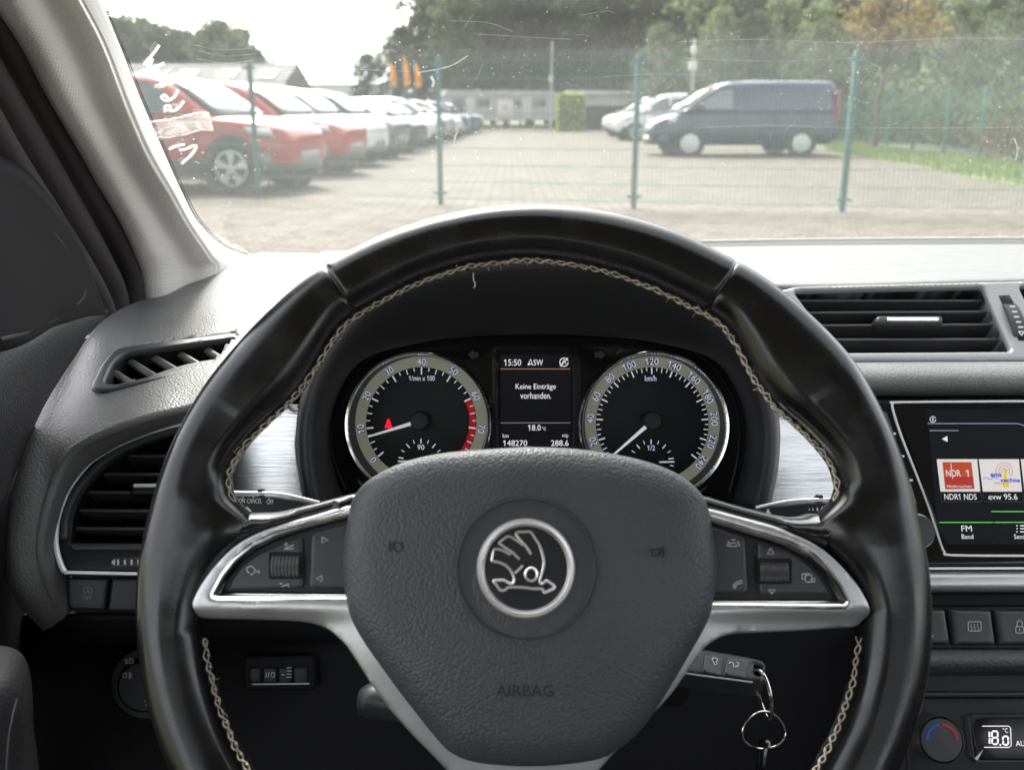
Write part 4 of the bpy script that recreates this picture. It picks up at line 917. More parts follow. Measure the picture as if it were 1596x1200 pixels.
part('grip', MB().pillow(LVf, LVf.pts(T2(cat([(550, 1096), (556, 1072), (580, 1060), (610, 1066), (645, 1090), (650, 1125), (620, 1126), (585, 1122), (556, 1116)], True, 4))), -.01, .014, .010, .004, depth=.012), m_smooth if False else m_panel, lv_, sharp=0)

K_ = Frame(P(1130, 1040, .535), 62, -8)
key = thing('car_key', 'black folding car key with two icon buttons sticking out of the ignition', 'car key', tuple(K_.o))
body = rpoly([(1040, 1046), (1060, 1004), (1115, 1012), (1171, 1022), (1189, 1027), (1195, 1036), (1190, 1062), (1173, 1063), (1089, 1052)], 6)
eye = rpoly([(1176, 1034), (1186, 1036), (1188, 1041), (1186, 1051), (1177, 1049)], 3)
fob = part('fob', MB().pillow(K_, K_.pts(body), -.003, .003, .003, .004, holes=[K_.pts(eye)], depth=.013), m_panel, key)
for L in ([(1098, 1017), (1129, 1021), (1124, 1053), (1094, 1049)], [(1133, 1021), (1166, 1026), (1164, 1057), (1127, 1053)]):
    part('push_button', MB().pillow(K_, K_.pts(rpoly(L, 2), .001), -.0003, .0009, .0008, .003, depth=.001), m_gloss, fob)
q = MB(); strokes(q, K_, [[(1111, 1025), (1117, 1026), (1119, 1029), (1116, 1031), (1118, 1034), (1114, 1036), (1112, 1031), (1110, 1028), (1111, 1025)], [(1147, 1037), (1151, 1037), (1151, 1033), (1148, 1032)], [(1136, 1034), (1138, 1032), (1142, 1032)], [(1143, 1033), (1143, 1039), (1149, 1039), (1151, 1036)]], 1.5, .0010, .0002); part('symbol', q, m_white, fob)
part('edge_seam', MB().tube([K_.px(1060, 1047.5, .0006), K_.px(1089, 1052, .0006), K_.px(1173, 1063, .0006)], .0005, 5), m_dim, fob)
part('ignition_lock', MB().lathe(Frame(P(1050, 1030, .56), 62, -8), (0, 0), [(.014, -.03), (.014, -.002), (.011, 0), (.001, 0)], 32), m_black, key)
ring_ = lambda L: cat([P(*q) for q in L], True, 5)
kr = thing('split_ring', 'steel split ring threaded through the end of the car key', 'key ring', tuple(P(1192, 1085, .53)))
r1_ = [(1178, 1044, .532), (1187, 1046, .528), (1196, 1062, .524), (1203, 1090, .522), (1204, 1112, .524), (1199, 1121, .528), (1194, 1113, .534), (1187, 1094, .54), (1179, 1066, .543), (1174, 1050, .538)]
q = MB(); q.tube(ring_(r1_), .0007, 8, closed=True); part('coil', q, m_metal, kr)
q = MB(); q.tube(ring_([(x - 2.2, y + .5, d + .0012) for x, y, d in r1_]), .0007, 8, closed=True); part('coil', q, m_metal, kr)
k2 = thing('wire_ring', 'thin round wire ring hanging from the split ring', 'key ring', tuple(P(1190, 1136, .526)))
part('wire', MB().tube([P(1190.5 + 33 * cos(a) + 3 * sin(2 * a), 1137 + 29 * sin(a), .527 + .006 * cos(a)) for a in [2 * pi * i / 48 for i in range(48)]], .0006, 8, closed=True), m_metal, k2)
k3 = thing('key_strap', 'black glossy key strap looped through the thin wire ring', 'strap', tuple(P(1188, 1170, .526)))
part('loop', MB().tube(cat([P(1188, 1158, .532), P(1193, 1153, .527), P(1196, 1160, .522), P(1192, 1185, .521), P(1187, 1260, .521)], n=5), .0019, 8), m_gloss, k3)
part('loop', MB().tube(cat([P(1192, 1153, .53), P(1187, 1160, .533), P(1184, 1185, .532), P(1181, 1260, .53)], n=5), .0019, 8), m_gloss, k3)
# ================================================================== steering wheel
W = Frame(P(833, 925, .44), 24)
wheel = thing('steering_wheel', 'worn black leather three-spoke steering wheel with beige stitching and winged arrow emblem', 'steering wheel', tuple(W.o))
outer_px = [(821, 323), (740, 330), (660, 348), (592, 372), (540, 398), (500, 420), (433, 476), (369, 542), (321, 603), (284, 667), (256, 731), (236, 802), (220, 880), (217, 947), (223, 1032), (240, 1116), (270, 1198),
            (1394, 1198), (1413, 1150), (1438, 1066), (1447, 947), (1442, 883), (1425, 803), (1394, 694), (1360, 620), (1327, 562), (1259, 491), (1191, 437), (1124, 399), (1061, 368), (981, 342), (901, 327)]
inner_px = [(821, 408), (724, 420), (660, 440), (620, 459), (580, 481), (538, 507), (501, 566), (472, 610), (440, 642), (406, 672), (374, 708), (358, 738), (354, 770), (340, 830), (326, 900), (318, 960), (323, 1000), (338, 1076), (365, 1150), (392, 1199),
            (1268, 1198), (1288, 1160), (1308, 1120), (1324, 1066), (1335, 998), (1337, 950), (1330, 890), (1316, 820), (1304, 768), (1297, 728), (1259, 684), (1205, 637), (1171, 593), (1123, 507), (1061, 474), (981, 438), (901, 417)]
def polar(L):
    q = sorted((math.atan2(v, u), math.hypot(u, v)) for u, v in W.pts(L)); return np.array(q)
po, pin = polar(outer_px), polar(inner_px)
for a in (-62, -75, -90, -105, -118):       # the part of the rim below the picture
    po = np.vstack([po, (R(a), po[:, 1].mean())]); pin = np.vstack([pin, (R(a), po[:, 1].mean() - .032)])
def period(q):
    q = q[q[:, 0].argsort()]; A = np.concatenate([q[:, 0] - 2 * pi, q[:, 0], q[:, 0] + 2 * pi]); B = np.tile(q[:, 1], 3)
    g = np.linspace(-pi, pi, 1441); y = np.interp(g, A, B)
    k = np.hanning(33); k /= k.sum(); y = np.convolve(np.concatenate([y[-40:-1], y, y[1:40]]), k, 'same')[39:-39]
    return lambda a: float(np.interp((a + pi) % (2 * pi) - pi, g, y))
RO, RI = period(po), period(pin)
seams = [math.atan2(*W.at(531, 450)[::-1]), math.atan2(*W.at(1119, 452)[::-1]), R(-90)]
RB = .0165
def sector(L):
    q = np.array(sorted(((math.atan2(v, u) % (2 * pi)), math.hypot(u, v)) for u, v in W.pts(L))); return q
_sl = sector([(357, 738), (360, 764), (369, 784), (384, 797), (400, 806), (402, 835), (374, 858), (354, 882), (340, 910), (328, 940), (322, 975)])
_r = W.pts([(1299, 738), (1304, 764), (1296, 784), (1283, 797), (1267, 806), (1264, 836), (1288, 861), (1309, 886), (1324, 912), (1335, 940), (1338, 975)])
_sr = np.array(sorted((math.atan2(v, u), math.hypot(u, v)) for u, v in _r))
def RI2(a):
    """inner edge of the leather, running out along the spokes"""
    n = RI(a); o = []
    for d in (-.02, -.01, 0, .01, .02):
        b = (a + d) % (2 * pi); v = RI(a + d)
        if _sl[0, 0] <= b <= _sl[-1, 0]: v = min(v, float(np.interp(b, _sl[:, 0], _sl[:, 1])))
        b = (a + d + pi) % (2 * pi) - pi
        if _sr[0, 0] <= b <= _sr[-1, 0]: v = min(v, float(np.interp(b, _sr[:, 0], _sr[:, 1])))
        o.append(v)
    return min(n, sum(o) / 5)
def ring(a, k=1.0, n=36):
    ro, ri, r2 = RO(a), RI(a), RI2(a); rc, ra = (ro + ri) / 2, (ro - ri) / 2 * k; rb = rc - r2 if r2 < ri - .0005 else ra; out = []
    ex = min(1, (ri - r2) / .012); low = math.exp(-((abs(a) - R(20) if abs(a) < pi / 2 else abs(a) - R(160)) / .5) ** 2) if a < .6 or a > 2.6 else 0
    for i in range(n):
        t = 2 * pi * i / n; c, s_ = cos(t), sin(t)
        e = 1 - (.045 + .03 * low) * (1 - ex) * math.exp(-(((t - 1.75) / .28) ** 2))          # soft thumb crease on the face
        x = math.copysign(abs(c) ** .9, c) * (ra if c > 0 else rb) * e; y = math.copysign(abs(s_) ** (.9 - .25 * ex * (c < 0)), s_) * RB * k * e
        out.append(W.w((rc + x) * cos(a), (rc + x) * sin(a), y))
    return out
def cover(a0, a1, name):
    mb = MB(); N = max(8, int(abs(a1 - a0) / R(.7))); A = [a0 + (a1 - a0) * i / N for i in range(N + 1)]
    A = [a0 + .0015] + [a0 + .006] + [a0 + .013] + A[2:-2] + [a1 - .013, a1 - .006, a1 - .0015]
    K = [.945, .985, 1] + [1] * (len(A) - 6) + [1, .985, .945]
    V = []; n = 36
    for a, k in zip(A, K): V += ring(a, k)
    Fc = [(i * n + k, i * n + (k + 1) % n, (i + 1) * n + (k + 1) % n, (i + 1) * n + k) for i in range(len(A) - 1) for k in range(n)]
    mb.add(V, Fc); return part(name, mb, m_leather, wheel, sharp=0)
sa, sb = seams[1], seams[0]
cover(sa, sb, 'rim_cover'); cover(sb, R(270), 'rim_cover'); cover(R(-90), sa, 'rim_cover')
for a in (sa, sb, R(-90)):                                     # joint seams
    mb = MB()
    q = [W.w(RO(a) * 0 + ((RO(a) + RI(a)) / 2 + cos(t) * (RO(a) - RI(a)) / 2 * .955) * cos(a), ((RO(a) + RI(a)) / 2 + cos(t) * (RO(a) - RI(a)) / 2 * .955) * sin(a), sin(t) * RB * .965) for t in [2 * pi * k / 24 for k in range(24)]]
    mb.tube(q, .0006, 6, closed=True); part('seam', mb, m_black, wheel)

# cross stitching along the inside of the rim
def stitch_point(a, t, lift=.0004):
    ro, ri = RO(a), RI(a); rc = (ro + ri) / 2; ra = rc - RI2(a) + lift
    return W.w((rc + cos(t) * ra) * cos(a), (rc + cos(t) * ra) * sin(a), sin(t) * (RB + lift))
mb = MB(); fz = MB()
spans = [(math.atan2(*W.at(1297, 780)[::-1]), math.atan2(*W.at(370, 782)[::-1])), (pi + .13, R(250)), (R(-70), -.13)]
for a0, a1 in spans:
    Ls = (a1 - a0) * .152; n = int(Ls / .0011); mid, amp = R(169), R(6.5)
    for ph in (0, pi):
        q = []; ji = 0.0
        for i in range(n + 1):
            b = a0 + (a1 - a0) * i / n; w_ = 2 * pi * i * .0011 / .0105 + ph; ji = ji * .8 + rnd.gauss(0, .018)
            q.append(stitch_point(b, mid + amp * sin(w_ + .25 * sin(w_)) + ji, .0005 + .0004 * cos(w_)))
        for i in range(0, n, 11): mb.tube(q[i:i + 13], rnd.uniform(.00034, .0005), 5)
    for i in range(int(Ls / .0052)):                                   # knots where the two threads cross
        b = a0 + (a1 - a0) * (i + .5) * .0052 / Ls
        if b < a1: mb.tube([stitch_point(b - .003, mid - R(2), .0008), stitch_point(b, mid, .0013), stitch_point(b + .003, mid + R(2), .0008)], .0005, 5)
        worn = .95 if (a0 > 0 and 2.25 < b < 2.8) else (.55 if 0 < a0 < 2 else .12)
        for _ in range(3):
            if rnd.random() < worn:
                p = stitch_point(b + rnd.gauss(0, .01), mid + rnd.gauss(0, R(5)), .0006); d = Vector([rnd.gauss(0, 1) for _ in range(3)]).normalized() * rnd.uniform(.001, .0035)
                fz.tube([p, p + d * .5 + Vector((0, 0, rnd.gauss(0, .0004))), p + d + Vector((0, 0, rnd.gauss(0, .0008)))], .00012, 4)
p = W.px(738, 426, .008)
fz.tube(cat([p, W.px(738, 436, .009), W.px(741, 444, .009), W.px(738, 449, .009)], n=4), .00028, 5)
part('stitching', mb, m_thread, wheel, kind='stuff'); part('frayed_thread', fz, m_thread, wheel, kind='stuff')

sst = lambda t: (lambda q: q * q * (3 - 2 * q))(min(1, max(0, t)))
# leather that bridges rim and hub above the spokes
sl = [(350, 815), (372, 801), (386, 799.5), (397, 799), (430, 797), (487, 783), (560, 766), (575, 788), (555, 797), (490, 814), (434, 830), (405, 842), (375, 858), (352, 842)]
sr = [(1314, 818), (1296, 804), (1282, 801), (1262, 806), (1225, 804), (1160, 788), (1085, 768), (1075, 786), (1099, 802), (1151, 816), (1208, 832), (1243, 847), (1262, 856), (1288, 864), (1312, 845)]
for L in (sl, sr):
    uv = T2(cat(W.pts(L, .006), True, 4))
    part('spoke_cover', MB().pillow(W, uv, -.006, .0180, .010, .0025, depth=.012), m_leather, wheel, sharp=0)

# satin silver spoke trim
HT = .014
trim_px = [(551, 783), (487, 800), (430, 816), (393, 830), (362, 848), (336, 873), (316, 899), (303, 920), (295, 940), (298, 956), (305, 967), (330, 969), (374, 970), (440, 972), (480, 976), (505, 985), (524, 1000), (541, 1020), (583, 1089), (624, 1143), (668, 1192), (700, 1225), (740, 1240),
           (900, 1240), (935, 1222), (963, 1190), (996, 1151), (1050, 1093), (1096, 1023), (1122, 1001), (1150, 993), (1200, 991), (1259, 989), (1310, 985), (1345, 982), (1357, 970), (1363, 955), (1353, 930), (1334, 901), (1305, 869), (1277, 847), (1249, 833), (1212, 818), (1155, 802), (1102, 788), (1000, 770), (700, 765)]
hole_l = [(620, 785), (547, 800), (487, 815), (430, 832), (393, 850), (366, 871), (346, 896), (332, 922), (330, 930), (340, 933), (420, 934), (620, 934)]
hole_r = [(1030, 788), (1100, 806), (1155, 823), (1230, 846), (1268, 866), (1292, 888), (1310, 913), (1323, 938), (1318, 945), (1250, 945), (1180, 944), (1030, 943)]
_v0, _v1 = W.at(400, 944, HT)[1], W.at(400, 978, HT)[1]
_vm = W.at(400, 925, HT)[1]
crown_ = lambda d: -3.2 * d * d if abs(d) < .035 else -(3.2 * .035 ** 2 + .224 * (abs(d) - .035))
fold = lambda u, v: crown_(v - _vm) + -.0060 * sst((_v0 - v) / (_v0 - _v1)) * sst((abs(u + .004) - .06) / .07)
fit = lambda L, h, n=4: T2(cat(W.pts(L, h), True, n))
part('spoke_trim', MB().pillow(W, fit(trim_px, HT), .002, HT - .002, .0018, .0024, holes=[W.pts(rpoly(hole_l, 4), HT), W.pts(rpoly(hole_r, 4), HT)], depth=.016, bulge=fold), m_silver, wheel, sharp=50)

# switch panels in the spokes
def sw_panel(hole, inner, buttons, wheel_box, syms):
    p = part('switch_panel', MB().pillow(W, W.pts(rpoly(inner, 3), .010), .006, .0025, .0015, .004, depth=.008), m_black, wheel)
    part('chrome_surround', MB().tube([W.w(u, v, HT - .0010) for u, v in W.pts(rpoly(hole, 5), HT - .0010)], .0013, 8, closed=True), m_chrome, p)
    for b in buttons: part('push_button', MB().pillow(W, W.pts(rpoly(b, 8), .0105), .0085, .002, .002, .003, depth=.003), m_panel, p)
    x0, y0, x1, y1 = wheel_box
    part('wheel_slot', MB().pillow(W, W.pts(rrect(x0 - 4, y0 - 4, x1 + 5, y1 + 2, 3), .0106), .0106, .0003, .0005, .003, depth=.001), m_void, p)
    mbk = MB(); a, b = W.at(x0, (y0 + y1) / 2, .011), W.at(x1, (y0 + y1) / 2, .011); t = W.at(x0, y0, .011); rad = abs(t[1] - a[1]) * 1.05
    nu, na = 8, 13; V = []; Fc = []
    for i in range(nu * 2 + 1):
        u = a[0] + (b[0] - a[0]) * i / (nu * 2)
        for k in range(na * 2 + 1):
            ang = pi * k / (na * 2); rr = rad * (1 if (i % 2 and k % 2) else .88) * (1 if 0 < i < nu * 2 else .93)
            V.append(W.w(u, a[1] + cos(ang) * rr, .0098 + sin(ang) * rr * .55))
    for i in range(nu * 2):
        for k in range(na * 2): c = na * 2 + 1; Fc.append((i * c + k, (i + 1) * c + k, (i + 1) * c + k + 1, i * c + k + 1))
    part('scroll_wheel', mbk.add(V, Fc), m_slat, p, sharp=20)
    sm = MB(); strokes(sm, W, syms, 1.7, .0109, .0002); part('symbol', sm, m_dim, p)
in_l = [(620, 792), (548, 806), (487, 821), (430, 838), (395, 856), (371, 876), (352, 900), (340, 926), (620, 928)]
bl = [[(354, 922), (358, 905), (376, 880), (400, 862), (440, 845), (472, 836), (474, 917)], [(484, 832), (560, 812), (560, 918), (480, 918)]]
head = [(389, 893), (385, 890), (385, 885), (390, 882), (395, 884), (398, 888), (396, 893), (391, 895), (392, 897)]
sw_panel(hole_l, in_l, bl, (423, 864, 467, 900), [head, [(400, 889), (401, 892)], [(403, 888), (404, 893)],
         [(443, 855), (458, 849), (457, 855), (443, 855)], [(443, 848), (449, 848)], [(446, 845), (446, 851)], [(439, 914), (450, 910), (450, 915)], [(436, 909), (440, 909)],
         [(502, 837), (502, 846), (511, 841), (502, 837)], [(502, 897), (502, 906), (493, 901), (502, 897)]])
in_r = [(1030, 795), (1100, 813), (1155, 829), (1228, 851), (1262, 870), (1284, 890), (1300, 914), (1312, 938), (1030, 938)]
br = [[(1095, 816), (1163, 838), (1168, 925), (1095, 926)], [(1180, 844), (1230, 856), (1256, 873), (1276, 892), (1292, 918), (1294, 927), (1184, 928)]]
sw_panel(hole_r, in_r, br, (1184, 874, 1229, 908), [[(1136, 851), (1138, 846), (1147, 846), (1149, 851), (1136, 851)], [(1136, 843), (1133, 851)], [(1150, 843), (1153, 851)], [(1140, 841), (1146, 841)],
         [(1144, 916), (1143, 911), (1148, 907), (1156, 904), (1157, 908), (1151, 909), (1146, 913), (1146, 916), (1144, 916)], [(1201, 854), (1196, 863), (1206, 863), (1201, 854)], [(1203, 925), (1208, 919), (1198, 919), (1203, 925)],
         [(1253, 902), (1250, 902), (1250, 894), (1262, 894)], [(1255, 896), (1265, 896), (1265, 906), (1255, 906), (1255, 896)], [(1263, 902), (1270, 901), (1270, 906), (1258, 907)]])

# airbag cover
m_fig = M('emblem_chrome', (.95, .91, .90), .28, .75)
ab_px = [(555, 768), (580, 744), (627, 721), (685, 707), (763, 700), (841, 697), (918, 702), (996, 716), (1054, 737), (1089, 764), (1105, 795), (1114, 850), (1117, 888), (1113, 930), (1101, 970), (1071, 1023), (1029, 1093), (996, 1139), (955, 1172), (914, 1186), (831, 1193), (748, 1188), (707, 1174), (682, 1151), (636, 1093), (599, 1043), (562, 990), (543, 948), (535, 888), (537, 840), (544, 795)]
AH = .024
ab = fit(ab_px, .012); c0 = W.at(825, 930, AH)
bul = lambda u, v: .010 - .9 * ((u - c0[0]) ** 2 * .8 + (v - c0[1]) ** 2)
eu, ev = W.at(820, 886, AH + .008)
er = 106 * W.scale(820, 886) * .955
hole = [(eu + er * cos(2 * pi * k / 64), ev + er * sin(2 * pi * k / 64)) for k in range(64)]
airbag = part('airbag_cover', MB().pillow(W, ab, .008, AH - .014, .016, .0034, holes=[], depth=.026, bulge=bul), m_airbag, wheel, sharp=0)
# emblem seat, chrome ring and emblem
EH = AH - .006 + .0098
k = er / 106
prof = [(er * 1.012, EH - .004), (er * 1.012, EH + .0006), (er, EH + .0014), (er * .985, EH + .0006), (er * .97, EH - .0001), (er * .72, EH - .0004), (er * .70, EH - .0004)]
part('emblem_seat', MB().lathe(W, (eu, ev), prof, 72), m_smooth, airbag)
part('emblem_ring', MB().lathe(W, (eu, ev), [(er * .715, EH - .001), (er * .71, EH + .0015), (er * .685, EH + .0028), (er * .64, EH + .0026), (er * .60, EH + .0010), (er * .585, EH - .0005)], 72), m_fig, airbag)
part('emblem_disc', MB().lathe(W, (eu, ev), [(er * .60, EH + .0004), (er * .45, EH + .0007), (er * .2, EH + .0009), (0.0001, EH + .001)], 64), m_badge, airbag)
fig = [[(330, 570), (338, 525), (352, 480), (400, 483), (440, 500), (470, 517), (492, 502), (520, 530), (550, 556)],
       [(400, 440), (390, 428), (430, 395), (465, 378), (505, 397), (545, 425), (578, 447)], [(400, 440), (440, 470), (485, 497)],
       [(515, 356), (545, 344), (590, 344), (632, 344), (670, 395), (705, 450), (730, 530), (738, 590), (728, 650), (708, 715), (714, 745), (735, 745)],
       [(515, 356), (548, 400), (582, 440), (600, 460), (620, 490), (638, 518)],
       [(330, 570), (390, 582), (440, 605), (480, 645), (505, 700), (500, 740), (470, 742), (430, 722), (390, 720), (345, 724), (372, 760), (398, 796), (435, 796), (465, 775), (560, 775), (650, 785), (728, 788), (738, 815), (785, 798), (825, 772), (790, 742), (755, 724), (735, 745)],
       [(640 + 46 * cos(R(a)), 675 + 50 * sin(R(a))) for a in range(0, 361, 20)], [(510, 665), (540, 640), (575, 605)]]
mb = MB()
for L in fig:
    q = W.pts([(700 + x / 5, 760 + y / 5) for x, y in L], EH + .001); q = cat(q, n=3)
    mb.tube([W.w(u, v, EH + .0008) for u, v in q], .00065, 7)
part('emblem_figure', mb, m_fig, airbag)
m_emboss = M('emboss_shade', (.008, .008, .009), .6)  # dark edge shade of the embossed marks put into their colour
def on_cover(px, py):
    h = AH
    for _ in range(4): u, v = W.at(px, py, h); h = AH - .006 + bul(u, v)
    return h
mb = MB(); text(mb, W, 'AIRBAG', 818, 1076, 84, 17, on_cover(818, 1076) + .0002); part('lettering', mb, m_emboss, airbag)
mb = MB(); hh = on_cover(618, 852) + .0002
strokes(mb, W, [[(607, 844), (607, 860)], [(611, 846), (628, 846)], [(613, 847), (614, 856), (620, 859), (627, 857), (627, 847)]], 2.2, hh); part('horn_symbol', mb, m_emboss, airbag); mb = MB()
hh = on_cover(1024, 859) + .0002
strokes(mb, W, [[(1034, 851), (1034, 868)], [(1011, 857), (1032, 855)], [(1016, 857), (1016, 865), (1024, 866), (1028, 864), (1028, 856)]], 2.2, hh); part('horn_symbol', mb, m_emboss, airbag)
# hub and column behind the cover
part('hub', MB().lathe(W, W.at(825, 930, -.02), [(.001, -.012), (.07, -.012), (.075, -.03), (.05, -.06), (.045, -.14)], 40), m_black, wheel)
# ================================================================== outside: fences, vehicles, trees, buildings
m_fence = M('fence_green', (.05, .16, .15), .5, var=.15, vscale=3); m_wire = M('fence_wire', (.07, .23, .18), .5)
def fence(name, label, posts, hgt, step, wr_=1.0):
    t = thing(name, label, 'fence', tuple(posts[0]))
    for k, p in enumerate(posts):
        mb = MB(); mb.box((p.x, p.y, hgt / 2), (.06, .06, hgt), ch=.008); po = part('post', mb, m_fence, t)
        q = MB()
        for z in (.14, hgt - .09): q.box((p.x, p.y - .04, z), (.17, .02, .03))
        part('clamp', q, m_fence, po)
    for a, b in zip(posts, posts[1:]):
        mb = MB(); d = b - a; L = d.length; d.normalize(); n = int(L / step)
        for i in range(n + 1):
            p = a + d * (L * i / n) + Vector((0, -.03, 0)); mb.tube([p + Vector((0, 0, .05)), p + Vector((0, 0, hgt + .03))], .0038 * wr_, 3, cap=False)
        z = .08
        while z < hgt:
            for o in (-.007, .007):
                mb.tube([a + Vector((0, -.03 + o, z)), b + Vector((0, -.03 + o, z))], .0048 * wr_, 3, cap=False)
            z += .2
        part('wire_panel', mb, m_wire, t, kind='stuff')
    return t
fp = [G(404, 307), G(687, 318), G(987, 325), G(1312, 331)]
d0 = fp[0] - fp[1]; d1 = fp[3] - fp[2]
fp = [fp[0] + d0 * 1.02] + fp + [fp[3] + d1 * 1.0]
fence('wire_fence', 'green double wire mesh fence straight across in front of the car', fp, 1.74, .05)
rp = [G(1700, 278)] + [G(x, y) for x, y in ((1590, 256), (1524, 247.5), (1470, 240.5), (1421, 235), (1382, 229.5), (1347, 225))] + [G(1316, 221), G(1290, 217)]
fence('wire_fence', 'green wire mesh fence with many posts along the grass beside the wood', rp, 1.72, .075, .55)
# grass verge
m_turf = M('turf', (.16, .21, .06), .95, var=.25, vscale=1.5); m_blade = M('grass_blade', (.20, .26, .07), .8, island=.35)
gp = [G(1270, 219), G(1316, 222), G(1382, 230.5), G(1470, 241.5), G(1524, 248.5), G(1590, 257.5), G(1720, 283), G(1750, 330), G(1640, 303), G(1596, 292), G(1500, 275), G(1420, 258), G(1330, 245), G(1290, 236)]
mb = MB(); mb.add([Vector((p.x, p.y, .012)) for p in gp] + [Vector((p.x, p.y, -.05)) for p in gp], [tuple(range(len(gp)))[::-1]] + [(i, (i + 1) % len(gp), len(gp) + (i + 1) % len(gp), len(gp) + i) for i in range(len(gp))])
part('grass_verge', mb, m_turf, kind='structure')
mb = MB(); arr = [(p.x, p.y) for p in gp]; A = np.array(arr); q = np.random.RandomState(2).uniform(A.min(0), A.max(0), (42000, 2)); q = q[inside(q, arr)][:9000]
for x, y in q:
    a = rnd.uniform(0, 6.28); h = rnd.uniform(.05, .13); w_ = .012; mb.add([(x - cos(a) * w_, y - sin(a) * w_, .01), (x + cos(a) * w_, y + sin(a) * w_, .01), (x + rnd.gauss(0, .03), y + rnd.gauss(0, .03), h)], [(0, 1, 2)])
for x, y in [(rnd.uniform(-5.5, -3.3), rnd.uniform(14, 40)) for _ in range(900)]:      # weeds under the parked row
    a = rnd.uniform(0, 6.28); mb.add([(x - cos(a) * .02, y - sin(a) * .02, .0), (x + cos(a) * .02, y + sin(a) * .02, .0), (x + rnd.gauss(0, .04), y, rnd.uniform(.03, .09))], [(0, 1, 2)])
part('grass', mb, m_blade, kind='stuff', label='short green grass blades on the verge and under the parked cars', cat_='grass')

# ------------------------------------------------------------------ vehicles
paint = lambda n, c, m=.0: M('paint_' + n, c, .28, m, coat=.8)
m_red_p = paint('red', (.42, .026, .014)); m_wht = paint('white', (.78, .78, .77)); m_sil = paint('silver', (.45, .46, .48), .4); m_gry = paint('grey', (.14, .15, .165), .3); m_blk = paint('black', (.015, .016, .02)); m_nvy = paint('navy', (.016, .022, .062), .1); m_blu = paint('blue', (.04, .09, .22), .2)
m_cglass = M('car_glass', (.035, .042, .046), .05, spec=1.0, coat=1); m_clad = M('cladding', (.05, .052, .056), .6); m_tyre = M('tyre', (.022, .022, .024), .8); m_rim = M('rim_alloy', (.62, .62, .64), .3, .8); m_lamp_c = M('headlamp', (.62, .64, .68), .12, .3, coat=1); m_tail = M('tail_lamp', (.42, .03, .03), .2, coat=1); m_skid = M('skid_plate', (.20, .195, .19), .45, .3); m_orange = M('mirror_orange', (.42, .16, .06), .4)

